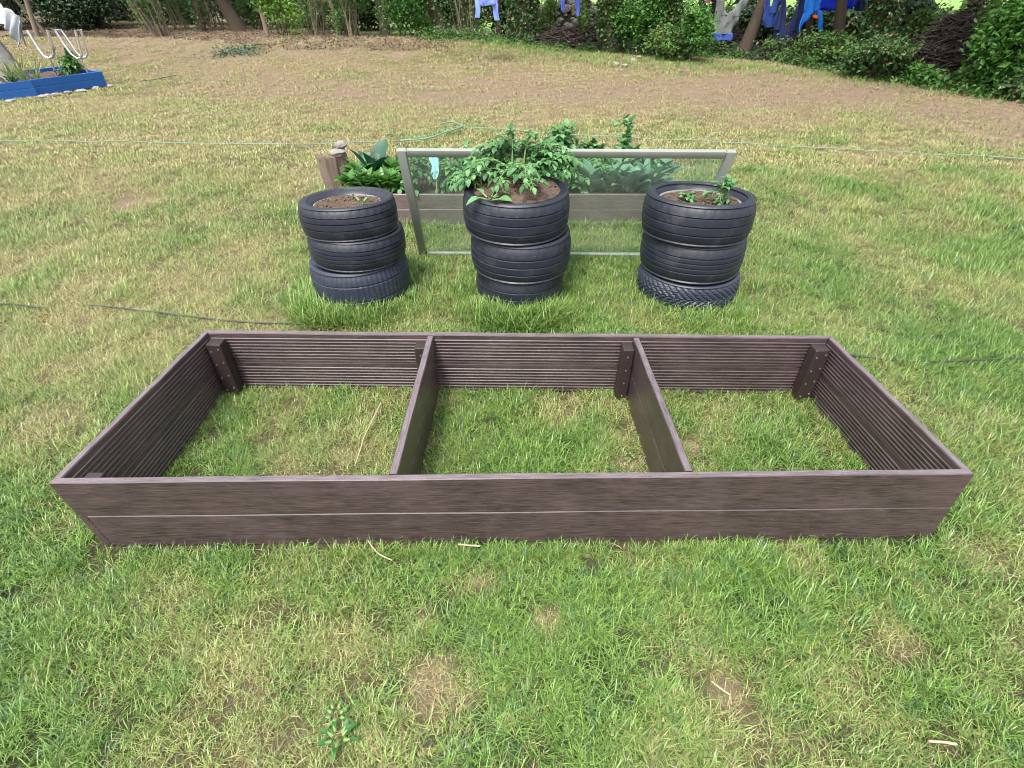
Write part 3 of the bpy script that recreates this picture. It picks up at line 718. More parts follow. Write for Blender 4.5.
# ------------------------------------------------------------------ hoses, twig, debris
def cable(name, pts, r, m, label, cat, z=.02, wob=.01):
    P = [at(x, y, z) for x, y in pts]; C = []
    for i in range(len(P) - 1):
        p0, p1, p2, p3 = P[max(i - 1, 0)], P[i], P[i + 1], P[min(i + 2, len(P) - 1)]
        for j in range(8):
            t_ = j / 8; q = .5 * ((2 * p1) + (p2 - p0) * t_ + (2 * p0 - 5 * p1 + 4 * p2 - p3) * t_ * t_ + (3 * p1 - p0 - 3 * p2 + p3) * t_ ** 3)
            C.append(q)
    C.append(P[-1])
    for q in C: q.z = float(gz(q.x, q.y)) + z + wob * (float(vnoise(q.x, q.y, .25)) - .5)
    o0 = C[len(C) // 2].copy(); mb = MB(); mb.tube([c - o0 for c in C], r, 8); o = mb.build(name, m, None, None, angle=60); o.location = o0
    return tag(o, label, cat)
cable('garden_hose', [(-60, 141), (40, 141), (130, 142), (210, 144), (285, 144), (330, 142), (380, 141), (425, 136), (452, 127), (470, 128), (520, 130), (590, 135), (700, 141), (800, 147), (900, 152), (1005, 158), (1080, 163)], .0045, M['hose'], 'thin pale green hose stretched right across the lawn behind the beds', 'hose', .016, .02)
cable('garden_hose', [(440, 124), (452, 122), (462, 126), (455, 130), (444, 133), (430, 138), (400, 141)], .008, M['hose'], 'small loose loop of pale green hose on the lawn behind the window', 'hose', .04, .02)
cable('cord', [(-20, 303), (15, 305), (40, 308)], .004, M['hoseb'], 'short black cord piece at the left edge of the lawn', 'cord', .025)
cable('cord', [(82, 304), (110, 307), (150, 312), (188, 316), (225, 320), (262, 323), (300, 324), (330, 328)], .004, M['hoseb'], 'black cord lying in the grass left of and behind the empty bed', 'cord', .014)
cable('cord', [(848, 354), (880, 358), (915, 361), (960, 361), (1000, 359), (1040, 358)], .004, M['hoseb'], 'black cord lying in the grass right of the empty bed', 'cord', .024)
cable('cord', [(140, 82), (155, 80), (176, 76)], .006, M['hoseb'], 'short dark cord in the dry grass right of the blue planter', 'cord', .03)
cable('twig', [(381, 404), (371, 424), (364, 438), (361, 448), (355, 466)], .0027, M['straw'], 'long dry bent stalk lying in the left compartment of the empty bed', 'twig', .042, .01)
cable('twig', [(368, 541), (378, 553), (392, 560)], .002, M['straw'], 'dry pale stalk leaning at the front board of the empty bed', 'twig', .04)
cable('twig', [(458, 544), (468, 545), (480, 546)], .0025, M['straw'], 'short pale stalk lying by the middle of the front board', 'twig', .035)
cable('twig', [(930, 740), (945, 741), (958, 743)], .003, M['straw'], 'pale dry stick in the grass at the lower right corner', 'twig', .04)
cable('twig', [(712, 680), (722, 688), (731, 694)], .0022, M['straw'], 'thin dry stalk beside the bare patch in the foreground grass', 'twig', .035)
# ------------------------------------------------------------------ blue planter at the upper left
def atg(px, py): p = at(px, py); p.z = float(gz(p.x, p.y)); return p
B0 = at(37, 97); B1 = at(108, 87); dirp = (B1 - B0).normalized(); inw = Vector((-dirp.y, dirp.x, 0)); B_ = B0 - dirp * 1.3
HP = .21
bp_ = thing('blue_planter', B0, 'bright blue painted timber planter with metal frames at the upper left', 'planter')
def plank(a, b, th, h, lean, parent, nm='front_board', z=.02, yaw=0):
    L = (b - a).length; d = (b - a).normalized(); n = Vector((-d.y, d.x, 0))
    Mx = Matrix(((d.x, n.x, 0, a.x), (d.y, n.y, 0, a.y), (0, 0, 1, z), (0, 0, 0, 1))) @ Matrix.Rotation(lean, 4, 'X')
    mb = MB(); mb.box((0, 0, 0), (L, th, h * .52 - .003), Mx, .004); mb.box((0, .002, h * .52), (L, th, h), Mx, .004); return mb.build(nm, M['blue'], parent)
plank(B0 + dirp * .02, B1, .03, HP, R(3), bp_); plank(B_, B0 + dirp * .01 - inw * .05, .03, HP, R(-4), bp_)
C1 = B1 + inw * 1.3; C0 = B_ + inw * 1.3
plank(B1 - dirp * .0 + inw * .005, C1, .03, HP, 0, bp_, 'side_board'); plank(C1, C0, .03, HP, 0, bp_, 'back_board')
mb = MB(); a, b, c, d = B_ + inw * .05, B1 + inw * .05 - dirp * .035, C1 - inw * .05 - dirp * .035, C0 - inw * .05
NS = 24; vs = []
for i in range(NS + 1):
    for j in range(NS + 1):
        p = a.lerp(b, i / NS).lerp(d.lerp(c, i / NS), j / NS); p.z = HP - .05 + .05 * (random.random() - .5); vs.append(p)
mb.add(vs, [(i * (NS + 1) + j, (i + 1) * (NS + 1) + j, (i + 1) * (NS + 1) + j + 1, i * (NS + 1) + j + 1) for i in range(NS) for j in range(NS)])
tag(mb.build('soil', M['soil'], None, None), 'soil inside the blue planter', 'soil', kind='stuff')
def plane_pt(px, py, Y): return at(px, py, Y=Y)
Yf = B1.y + .05
def frame1():
    ctr = at(52, 78, Y=Yf); t = thing('tubular_frame', (ctr.x, ctr.y, HP - .06), 'single U shaped metal tube on a stem standing in the blue planter', 'metal frame', None)
    for dy in (0,):
        mb = MB(); pts = [at(x, y, Y=Yf + dy) for x, y in ((27, 30), (33, 40), (40, 51), (44, 56), (49, 58.5), (53, 57), (54, 53), (52, 45), (49.5, 37), (47, 30))]
        mb.tube(pts, .021, 8); mb.build('tube', M['chrome'], t)
    mb = MB(); mb.tube([at(49.5, 58, Y=Yf), at(53, 66, Y=Yf), at(57, 77, Y=Yf), Vector((at(58, 79, Y=Yf).x, Yf, HP - .1))], .015, 8); mb.build('stem', M['chrome'], t)
def frame2():
    ctr = at(78, 75, Y=Yf + .1); t = thing('tubular_frame', (ctr.x, ctr.y, HP - .06), 'double looped metal tube frame standing at the right end of the blue planter', 'metal frame', None)
    Y0, Y1 = Yf + .0, Yf + .12
    mb = MB(); mb.tube([at(x, y, Y=q) for x, y, q in ((55, 30.5, Y0), (63, 43, Y0), (71, 54, Y0), (77, 58.5, Y0), (81, 58, Y0), (82, 54, Y0), (79, 44, Y0), (75, 30.5, Y0), (81, 30, Y1), (84, 42, Y1), (87.5, 53, Y1), (86, 57, Y1), (82, 58, Y1), (76, 52, Y1), (68, 40, Y1), (61, 30, Y1), (55, 30.5, Y0))], .018, 8); mb.build('tube', M['chrome'], t)
    mb = MB(); mb.tube([at(80, 58, Y=Y0), Vector((at(86, 70, Y=Y0).x, Y0 + .03, HP - .1))], .015, 8); mb.build('stem', M['chrome'], t)
frame1(); frame2()
# stone post with cloth
gp = at(2, 79, Y=B0.y + .45); t = thing('stone_block', (gp.x, gp.y, HP - .1), 'grey speckled tapering stone standing in the blue planter under a white cloth', 'stone')
mb = MB(); rings = []
for j in range(12):
    u = j / 11; r = .34 - .19 * u ** .8; rings.append([gp + Vector((r * math.cos(6.283 * i / 18) * (1 + .07 * random.uniform(-1, 1)) - .10 * u + .12, r * .8 * math.sin(6.283 * i / 18), -gp.z + HP - .1 + .78 * u)) for i in range(18)])
mb.loft(rings); mb.build('rock', M['granite'], t)
cl = thing('white_cloth', (gp.x, gp.y - .1, 1.0), 'white cloth draped over the grey stone in the blue planter', 'cloth')
mb = MB(); K = 16; vs = []
P = [at(-8, 2, Y=gp.y - .15), at(6, 8, Y=gp.y - .22), at(16, 14, Y=gp.y - .25), at(22, 22, Y=gp.y - .3)]
Q = [at(-8, 26, Y=gp.y - .42), at(5, 25, Y=gp.y - .42), at(10, 34, Y=gp.y - .42), at(18, 47, Y=gp.y - .42)]; Q2 = [at(-8, 20, Y=gp.y + .15), at(5, 9, Y=gp.y + .2), at(17, 16, Y=gp.y + .1), at(27, 46, Y=gp.y - .2)]
def sp(A, u): u *= len(A) - 1; i = min(int(u), len(A) - 2); return A[i].lerp(A[i + 1], u - i)
for i in range(K + 1):
    for j in range(K + 1):
        u = i / K; v = j / K; p = sp(Q, u).lerp(sp(P, u), v * 2) if v < .5 else sp(P, u).lerp(sp(Q2, u), v * 2 - 1)
        vs.append(p + Vector((0, -.04 * math.sin(u * 19 + v * 3), .02 * math.sin(v * 13 + u * 9))))
mb.add(vs, [(i * (K + 1) + j, (i + 1) * (K + 1) + j, (i + 1) * (K + 1) + j + 1, i * (K + 1) + j + 1) for i in range(K) for j in range(K)])
o = mb.build('drape', M['white'], cl, angle=0); s_ = o.modifiers.new('thickness', 'SOLIDIFY'); s_.thickness = .012
def planter_plant(px, py, n, L, mt, label, name, up=2.2, W=.05):
    p = at(px, py, Y=B0.y + .25 + (px > 60) * 1.2); rosette((p.x, p.y, HP - .05), n, L, W, label, mt, name, up, .35, .2, .4)
planter_plant(12, 80, 22, .30, 'yellow', 'wispy grey green plant below the white cloth in the blue planter', 'herb', 2.4, .016)
planter_plant(24, 80, 22, .34, 'yellow', 'tall wispy yellowish plant in the middle of the blue planter', 'herb', 3, .014)
planter_plant(38, 79, 20, .30, 'yellow', 'yellow stalked dry plant left of the U shaped tube', 'herb', 3, .015)
planter_plant(9, 82, 14, .14, 'chard', 'low bright green plant at the left of the blue planter', 'leafy_plant', .8, .07)
potato(tuple(Vector((at(74, 73, Y=Yf + .1).x, Yf + .15, HP - .06))), 9, .2, .30, .05, 'green leafy plant growing around the double looped tube', 'leafy_plant', mt='chard')
potato(tuple(Vector((at(68, 73, Y=Yf + .1).x, Yf + .25, HP - .06))), 6, .16, .36, .05, 'taller leafy plant behind the double looped tube', 'leafy_plant', mt='chard')
for i, (x, y) in enumerate([(45, 98), (58, 96), (70, 94), (84, 92), (98, 89), (112, 87), (50, 97), (14, 103)]):
    p = atg(x, y); stone((p.x, p.y - .04, p.z + .015), .09 * random.uniform(.6, 1.2), .05, .03, 'pale flat stone lying along the foot of the blue planter', group='flat stones at the foot of the blue planter')

# ------------------------------------------------------------------ hedge: trees, shrubs, ground cover
def trunk_pts(base, top, n=8, wob=.06):
    return [base.lerp(top, i / (n - 1)) + Vector((wob * random.uniform(-1, 1), wob * random.uniform(-1, 1), 0)) * (0 < i) for i in range(n)]
def tree(px, py, px0, wpx, label, ivy=0, bark='bark', crown=1, height=4.4, name='hedge_tree', crown_mat='hedge', clr=1.5):
    """trunk standing at (px,py), passing the top edge of the photo at px0"""
    b = atg(px, py); Yb = b.y; q = at(px0, 0, Y=Yb); dpt = Yb * CP + CH * SP; r = wpx / F * dpt / 2
    lean = (q - b) / max(.3, q.z - b.z); lean.x = max(-.55, min(.55, lean.x)); topz = height * random.uniform(.85, 1.1); bend = Vector((lean.x * q.z, 0, q.z)); tp = b + bend + Vector((lean.x * .4 * (topz - q.z), random.uniform(-.3, .3), topz - q.z))
    t = thing(name, b, label, 'tree', 'trees of the hedge'); 
    m1 = b + bend; pts = [b - Vector((0, 0, .1)), b + (m1 - b) * .25, b + (m1 - b) * .6, m1] + [m1.lerp(tp, u) + Vector((random.uniform(-.06, .06), random.uniform(-.06, .06), 0)) for u in (.3, .65, 1)]
    mb = MB(); mb.tube(pts, [r * 1.35, r * 1.08, r, r * .92, r * .75, r * .5, r * .2], 12, jitter=.22); mb.build('trunk', M[bark], t, angle=60)
    lim = MB()
    for i in range(9):
        u = random.uniform(.0, 1); p = m1.lerp(tp, u * .9); a = random.random() * 6.28; d = Vector((math.cos(a), math.sin(a), .6)); L = random.uniform(.6, 1.3)
        lim.tube([p - Vector((0, 0, .05)), p + d * L * .4, p + d * L * .8 + Vector((0, 0, .15)), p + d * L + Vector((0, 0, .35))], [r * .35, r * .25, r * .16, r * .06], 6, jitter=.2)
    lim.build('limb', M[bark], t, angle=60)
    if ivy:
        n = int(900 * ivy); z = RNG.random(n) ** .8; pp = np.array([[*(b.lerp(m1, zz * 1.25))] for zz in z]); a = RNG.random(n) * 6.283; rr_ = r * 1.05 + .10 * RNG.random(n) * (.4 + fbm(a * 2, z * 5, .8, 2) * 1.2)
        pp[:, 0] += rr_ * np.cos(a); pp[:, 1] += rr_ * np.sin(a); leaf_cloud('ivy', pp, .062, M['ivy'], t, 0.2, .85, clump=fbm(pp[:, 0] * 3, pp[:, 2] * 3, .5, 2), droop=.5)
    if crown:
        c = m1.lerp(tp, .7); n = int(3400 * crown); P_, kk = clumps((c.x, c.y, max(c.z, 2.9)), (1.35, 1.2, 1.25), n, 20, .45, .42)
        keep = P_[:, 2] > clr; leaf_cloud('crown', P_[keep], .10, M[crown_mat], t, .5, .55, clump=kk[keep])
    return t
def shrub(px, py, wpx, hpx, mt, label, n=2500, leaf=.07, stems=7, name='shrub', depth=.5, nc=22, group=None, low=.15, sm='bark'):
    b = atg(px, py); dpt = b.y * CP + CH * SP; W = wpx / F * dpt / 2; Hh = hpx / F * dpt * 1.05
    t = thing(name, b, label, 'shrub', group); mb = MB()
    for i in range(stems):
        a = random.random() * 6.28; e = b + Vector((math.cos(a) * W * .8, math.sin(a) * depth * .8, Hh * random.uniform(.6, 1)))
        s_ = b + Vector((random.uniform(-.35, .35) * W, random.uniform(-.1, .1), -.05)); mb.tube(trunk_pts(s_, e, 6, .03), [.018, .016, .013, .011, .008, .004], 6)
    mb.build('stem', M[sm], t)
    P_, kk = clumps((b.x, b.y, b.z + Hh * (.5 + low / 2)), (W * .85, depth, Hh * .48), n, nc, .35, .42); keep = P_[:, 2] > b.z + .01
    leaf_cloud('foliage', P_[keep], leaf, M[mt], t, .7, .62, clump=kk[keep]); return t
def stems(px, py, wpx, n, label, bark='barkl', leaves=500, h=2.6, spread=.5, mt='hedge', leaf=.06, lean=0):
    b = atg(px, py); dpt = b.y * CP + CH * SP; W = wpx / F * dpt / 2
    t = thing('coppiced_shrub', b, label, 'shrub', 'bare stemmed shrubs of the hedge')
    for i in range(n):
        s_ = b + Vector((random.uniform(-1, 1) * W * .6, random.uniform(-.25, .25), -.05)); e = s_ + Vector((random.uniform(-1, 1) * spread + lean, random.uniform(-.3, .3), h * random.uniform(.75, 1.1)))
        r = random.uniform(.008, .024); mb = MB(); mb.tube(trunk_pts(s_, e, 7, .035), [r * 1.1, r, r, r * .9, r * .8, r * .6, r * .3], 6); mb.build('stem', M[bark if random.random() < .7 else 'bark'], t)
    P_, kk = clumps((b.x + lean * .4, b.y, b.z + h * .45), (W + .25, .4, h * .42), int(leaves * 1.9), 20, .3, .4); keep = P_[:, 2] > b.z + .02
    leaf_cloud('foliage', P_[keep], leaf, M[mt], t, .5, .6, clump=kk[keep])
# trunks, photo left to right
tree(41, 44, 26, 4, 'slim pale leaning stem behind the blue planter', bark='barkl', crown=.6)
tree(50, 38, 10, 3, 'thin curved grey stem crossing behind the white cloth', bark='barkl', crown=.4)
tree(-25, 40, -30, 14, 'dark trunk just outside the left edge behind the planter', crown=1.4, crown_mat='conifer', clr=.9)
tree(100, 27, 84, 10, 'dark shaded trunk in the gloom right of the blue planter', crown=1.5, crown_mat='conifer', clr=.8)
tree(150, 33, 128, 4, 'pale thin leaning trunk at the left end of the bare bank', bark='barkl', crown=.8, ivy=.2)
tree(203, 32, 196, 8, 'ivy dusted trunk at the middle of the brown bank', crown=1, ivy=.6)
tree(240, 31, 222, 13, 'thick brown trunk leaning left on the brown bank', crown=1.3)
tree(268, 36, 258, 4, 'thin trunk right behind the thick leaning one', bark='barkl', crown=.7)
tree(340, 36, 330, 4, 'slender pale trunk right of the light green shrub', bark='barkl', crown=.8)
tree(386, 38, 380, 9, 'dark upright trunk in the middle left of the hedge', crown=1.2, ivy=.3)
tree(448, 48, 430, 10, 'brown trunk leaning left with ivy at its foot left of the pale blue shirt', crown=1.2, ivy=.8)
tree(500, 48, 497, 5, 'thin dark trunk just right of the pale blue shirt', crown=.8, ivy=.5)
tree(524, 50, 522, 22, 'broad trunk completely clad in dark ivy right of the pale blue shirt', crown=1.2, ivy=3.2)
tree(587, 47, 587, 6, 'thin brown trunk in front of the rubble heap', crown=.8, ivy=.15)
tree(612, 53, 610, 16, 'ivy covered trunk between rubble heap and bright green bush', crown=1.1, ivy=2.2)
tree(675, 55, 672, 14, 'ivy trunk rising out of the bright green bush', crown=1.1, ivy=2)
tree(742, 57, 764, 12, 'bare dark trunk leaning right in front of the grey trousers', crown=1.2)
tree(806, 50, 812, 7, 'dark trunk behind the royal blue shirt', crown=1)
tree(836, 62, 842, 10, 'reddish brown trunk right below the royal blue shirt', crown=1)
tree(873, 68, 886, 20, 'broad ivy wrapped trunk leaning right beside the royal blue shirt', crown=1.2, ivy=3)
tree(905, 52, 920, 7, 'bare trunk leaning right above the brushwood heap', crown=.9, ivy=.3)
tree(994, 70, 992, 7, 'thin trunk standing behind the large bush on the right', crown=1, ivy=.3)
tree(1008, 84, 1030, 11, 'brown trunk leaning right at the right edge of the photo', crown=1.4)
tree(1075, 95, 1085, 14, 'trunk just outside the right edge', crown=1.5, ivy=.5)
# shrubs
shrub(285, 45, 44, 52, 'lime', 'bright light green shrub beside the thick leaning trunk', 3000, .075)
shrub(135, 22, 44, 22, 'lime', 'light green leafy branch hanging over the dark gap', 500, .08, low=.9)
shrub(60, 26, 130, 60, 'conifer', 'very dark evergreen bush in the gloom behind the blue planter', 9000, .15, depth=1.2, nc=60)
shrub(-30, 30, 120, 70, 'conifer', 'dark evergreen bush off the left edge behind the white cloth', 7000, .15, depth=1.2, nc=50)
shrub(120, 20, 90, 50, 'conifer', 'dark evergreen bush behind the light green branch', 7000, .15, depth=1.2, nc=50)
stems(160, 37, 26, 16, 'bundle of thin leaning stems at the left end of the brown bank', leaves=900, lean=-.55)
stems(180, 30, 34, 14, 'dense dark stems left of the ivy dusted trunk', leaves=1500, lean=-.3)
stems(215, 28, 26, 14, 'pale twiggy stems just left of the thick leaning trunk', leaves=700, lean=-.15)
shrub(195, 24, 80, 30, 'hedge', 'dull green shrub behind the stems on the brown bank', 2600, .08)
shrub(258, 30, 40, 32, 'hedge', 'mid green shrub behind the thick leaning trunk', 1500, .08)
stems(318, 36, 30, 18, 'twiggy stems right of the light green shrub', leaves=1000)
stems(355, 38, 30, 20, 'dark thicket of upright stems in the middle left of the hedge', leaves=1500)
shrub(335, 30, 90, 34, 'hedge', 'dark green shrub behind the middle left thicket', 3600, .075)
shrub(345, 37, 26, 20, 'bush', 'small green shoot at the foot of the middle left thicket', 700, .07)
shrub(410, 48, 56, 52, 'bush', 'green shrub left of the leaning trunk with ivy foot', 3000, .07)
shrub(425, 46, 24, 18, 'lime', 'low bright green leaves at the foot of the leaning trunk', 400, .09)
stems(470, 48, 40, 22, 'pale yellowish stems below the pale blue shirt', leaves=1000, mt='hedge')
shrub(470, 40, 70, 44, 'ivy', 'dark ivy thicket behind the pale blue shirt', 4200, .075)
shrub(548, 44, 22, 42, 'lime', 'sunlit yellow green shrub left of the rubble heap', 1200, .07)
shrub(582, 50, 20, 34, 'hedge', 'thin green shoots in front of the rubble heap', 500, .07)
shrub(640, 55, 62, 58, 'bush', 'dense bright green bush between the two ivy trunks', 6500, .07, nc=34)
shrub(688, 62, 40, 46, 'bush', 'leafy bush to the left of the grey trousers', 3000, .07)
shrub(665, 60, 46, 26, 'hedge', 'low mixed green shrub at the foot of the ivy trunk', 1800, .065)
shrub(707, 52, 28, 44, 'lime', 'yellow green sprays beside the grey trousers', 700, .08)
shrub(820, 66, 60, 26, 'hedge', 'low tangled shrub below the royal blue shirt', 2600, .07)
shrub(775, 60, 50, 16, 'hedge', 'low leafy patch below the dark hanging jeans', 1500, .06)
shrub(870, 80, 62, 32, 'ivy', 'dark green nettle clump at the foot of the broad ivy trunk', 3800, .075)
shrub(905, 66, 44, 48, 'hedge', 'mixed green shrub left of the brushwood heap', 2200, .075)
shrub(915, 84, 30, 16, 'bush', 'low green leaves in front of the brushwood heap', 900, .08)
shrub(988, 93, 78, 74, 'bush', 'large bright broad leaved bush at the right', 6500, .085, nc=40)
shrub(1012, 62, 44, 64, 'bush', 'tall green bush behind the large right bush', 3500, .08)
shrub(965, 62, 30, 50, 'lime', 'sunlit sprays behind the brushwood heap', 900, .09)
shrub(1022, 100, 44, 20, 'ivy', 'dark low growth at the lower right end of the hedge', 1600, .07)
for i, (x, y, w_, h_, m_, n_, l_) in enumerate([(85, 29, 90, 46, 'conifer', 7000, 'dark evergreen bush directly behind the tubular frames'), (20, 24, 110, 60, 'conifer', 9000, 'tall black green evergreen behind the thin pale stems'), (175, 24, 90, 40, 'conifer', 6500, 'dark evergreen understory behind the bundle of thin stems'), (245, 25, 90, 40, 'conifer', 6000, 'dark evergreen understory behind the thick leaning trunk'),
    (310, 27, 80, 42, 'conifer', 6000, 'dark evergreen understory behind the light green shrub'), (375, 30, 80, 44, 'conifer', 6000, 'dark evergreen understory behind the dark upright trunk'), (440, 36, 70, 44, 'conifer', 5000, 'dark evergreen understory behind the leaning trunk with ivy foot'), (510, 38, 60, 46, 'conifer', 4500, 'dark evergreen understory behind the ivy clad trunk'),
    (745, 43, 80, 26, 'conifer', 4500, 'dark low bush behind the grey trousers'), (815, 47, 90, 34, 'ivy', 4500, 'dark low bush behind the royal blue shirt'), (885, 56, 60, 50, 'conifer', 4500, 'dark bush behind the broad ivy trunk'), (615, 40, 60, 26, 'conifer', 3500, 'dark low bush behind the ivy covered trunk beside the rubble')]):
    shrub(x, y, w_, h_, m_, l_, n_, .13, depth=.9, nc=46)
# far trees and shrubs beyond the field
for i, (X_, Y_, s_) in enumerate([(-22, 34, 1.2), (-12, 40, 1), (-3, 44, 1.1), (6, 42, 1.2), (14, 38, 1), (24, 34, 1.3), (34, 30, 1.1)]):
    t = thing('field_tree', (X_, Y_, 0), 'rounded green tree far across the field behind the hedge', 'tree', 'trees across the field')
    mb = MB(); mb.tube([(X_, Y_, -.2), (X_ + .1, Y_, 1.8), (X_, Y_ + .1, 4 * s_)], [.3, .22, .1], 8); mb.build('trunk', M['bark'], t)
    P_, kk = clumps((X_, Y_, 4.2 * s_), (3.2 * s_, 2.6, 3.2 * s_), 4500, 26, .5, .4); leaf_cloud('crown', P_[P_[:, 2] > .4], .34, M['hedge'], t, .5, .7, clump=kk[P_[:, 2] > .4])

# ground cover along the foot of the hedge
def strip(poly, n, wid, h, leaf, m, label, cat='ground cover', name='ground_cover'):
    W_ = np.array([at(a, b)[:2] for a, b in poly]); seg = np.linalg.norm(np.diff(W_, axis=0), axis=1); cum = np.r_[0, np.cumsum(seg)]; s_ = RNG.random(n) * cum[-1]
    x = np.interp(s_, cum, W_[:, 0]); y = np.interp(s_, cum, W_[:, 1]) + (RNG.random(n) ** 1.3) * wid; x = x + .2 * RNG.normal(size=n)
    k_ = fbm(x, y, .45, 3, 20); keep = k_ > .38; x, y, k_ = x[keep], y[keep], k_[keep]
    z = gz(x, y) + .01 + RNG.random(len(x)) * h * (k_ - .3) * 2.4
    o = leaf_cloud(name, np.stack([x, y, z], 1), leaf, m, None, .9, .55, clump=k_, droop=-.1); return tag(o, label, cat, kind='stuff')
strip([(430, 53), (520, 54), (600, 53), (700, 57), (780, 62), (850, 75), (900, 84), (960, 90), (1040, 106)], 24000, 1.6, .24, .06, M['ivy'], 'dark green weeds and ivy along the foot of the hedge')
strip([(420, 54), (520, 56), (620, 54), (720, 59), (800, 64), (860, 78), (930, 88), (1040, 108)], 8000, 1.2, .14, .055, M['bush'], 'brighter nettles scattered along the hedge foot')
strip([(-60, 44), (80, 46), (180, 52), (300, 60), (450, 60)], 45000, 7.0, .04, .045, M['litter'], 'brown leaf litter on the bank below the hedge', 'leaf litter', 'leaf_litter')
strip([(200, 66), (240, 62), (252, 64)], 700, .8, .12, .05, M['darkleaf'], 'small dark green weed patch on the edge of the brown bank', 'weeds')

# rubble heap, brushwood heap, litter
rub = [stone((0, 0, -5), 1, 1, 1, 'x') for _ in range(4)]; rm_ = [o.data for o in rub]
for o in rub: bpy.data.objects.remove(o)
bx_ = at(573, 46); bw, bd_, bh = 1.45, .9, 1.0
def heap(u, v): return bh * max(0, 1 - u * u) ** .7 * max(0, 1 - v * v) ** .6
mb = MB(); K = 22; vs = []
for i in range(K + 1):
    for j in range(K + 1):
        u, v = i / K * 2 - 1, j / K * 2 - 1; vs.append((bx_.x + u * bw, bx_.y + 1.3 + v * bd_, heap(u, v) - .06 + .06 * (random.random() - .5)))
mb.add(vs, [(i * (K + 1) + j, (i + 1) * (K + 1) + j, (i + 1) * (K + 1) + j + 1, i * (K + 1) + j + 1) for i in range(K) for j in range(K)])
tag(mb.build('rubble_earth', M['brush'], None, None, angle=50), 'dark earth core of the rubble heap between the trunks', 'earth heap', kind='stuff')
for i in range(120):
    u = random.uniform(-.95, .95); v = random.uniform(-.95, .35); z = heap(u, v); s_ = random.uniform(.05, .15)
    if z < .35 and random.random() < .6: continue
    o = stone((bx_.x + u * bw, bx_.y + 1.3 + v * bd_, z), s_, s_ * .8, s_ * .65, 'pale broken stone piled in the rubble heap seen between the trunks', group='stones of the rubble heap', mesh=random.choice(rm_))
    if s_ > .115: o['label'] = 'large pale broken stone piled in the rubble heap seen between the trunks'; o['group'] = 'large stones of the rubble heap'
for i, (x, y, s_) in enumerate([(462, 50, .07), (515, 48, .09), (524, 47, .08), (505, 45, .07), (532, 46, .06)]):
    p = atg(x, y); stone((p.x, p.y, p.z + .06), s_, s_ * .8, s_ * .7, 'whitish stone half hidden in the weeds at the hedge foot', group='white stones in the weeds at the hedge foot', mesh=rm_[i % 4])
for i, (x, y, s_, l) in enumerate([(616, 66, .06, 'pale grey stone lying in the grass before the bright green bush'), (625, 67, .05, 'small reddish stone beside the pale grey stones on the grass'), (633, 62, .07, 'grey stone with white edge right of the small reddish stone'), (639, 59, .05, 'topmost small grey stone of the group on the grass')]):
    p = atg(x, y); stone((p.x, p.y, p.z + .03), s_ * 1.2, s_, s_ * .7, l, mesh=rm_[i % 4])
def debris(cx, cy, wx, wy, hz, n, label, m='brush', name='brushwood_heap', z0=0):
    mb = MB(); c0 = at(cx, cy); c0.z = 0
    for i in range(n):
        u = random.gauss(0, .4); v = random.gauss(0, .4); hh = hz * math.exp(-(u * u + v * v) * 1.6) * random.random() ** .5
        p = Vector((c0.x + u * wx, c0.y + v * wy + .3, z0 + hh)); a = random.random() * 3.14; d = Vector((math.cos(a), math.sin(a) * .5, random.uniform(-.45, .45))) * random.uniform(.08, .3)
        r = random.uniform(.006, .02); mb.tube([p - d - c0, p + rv(.03) - c0, p + d - c0], [r * .6, r, r * .5], 5, jitter=.5)
    o = mb.build(name, M[m], None, None, angle=60); o.location = c0; return tag(o, label, 'brushwood', kind='stuff')
debris(944, 82, .75, .5, 1.0, 2200, 'dark heap of old brushwood between the shrubs at the right')
debris(962, 66, .35, .3, 1.25, 500, 'dark tangle of twigs right of the brushwood heap')
debris(570, 52, 1.5, .4, .5, 1000, 'dark twigs and debris in front of the rubble heap')
debris(722, 52, .9, .4, .55, 1200, 'dark shaded debris below the grey trousers')
debris(805, 62, 1.1, .4, .45, 1000, 'dark debris in the hedge below the royal blue shirt')

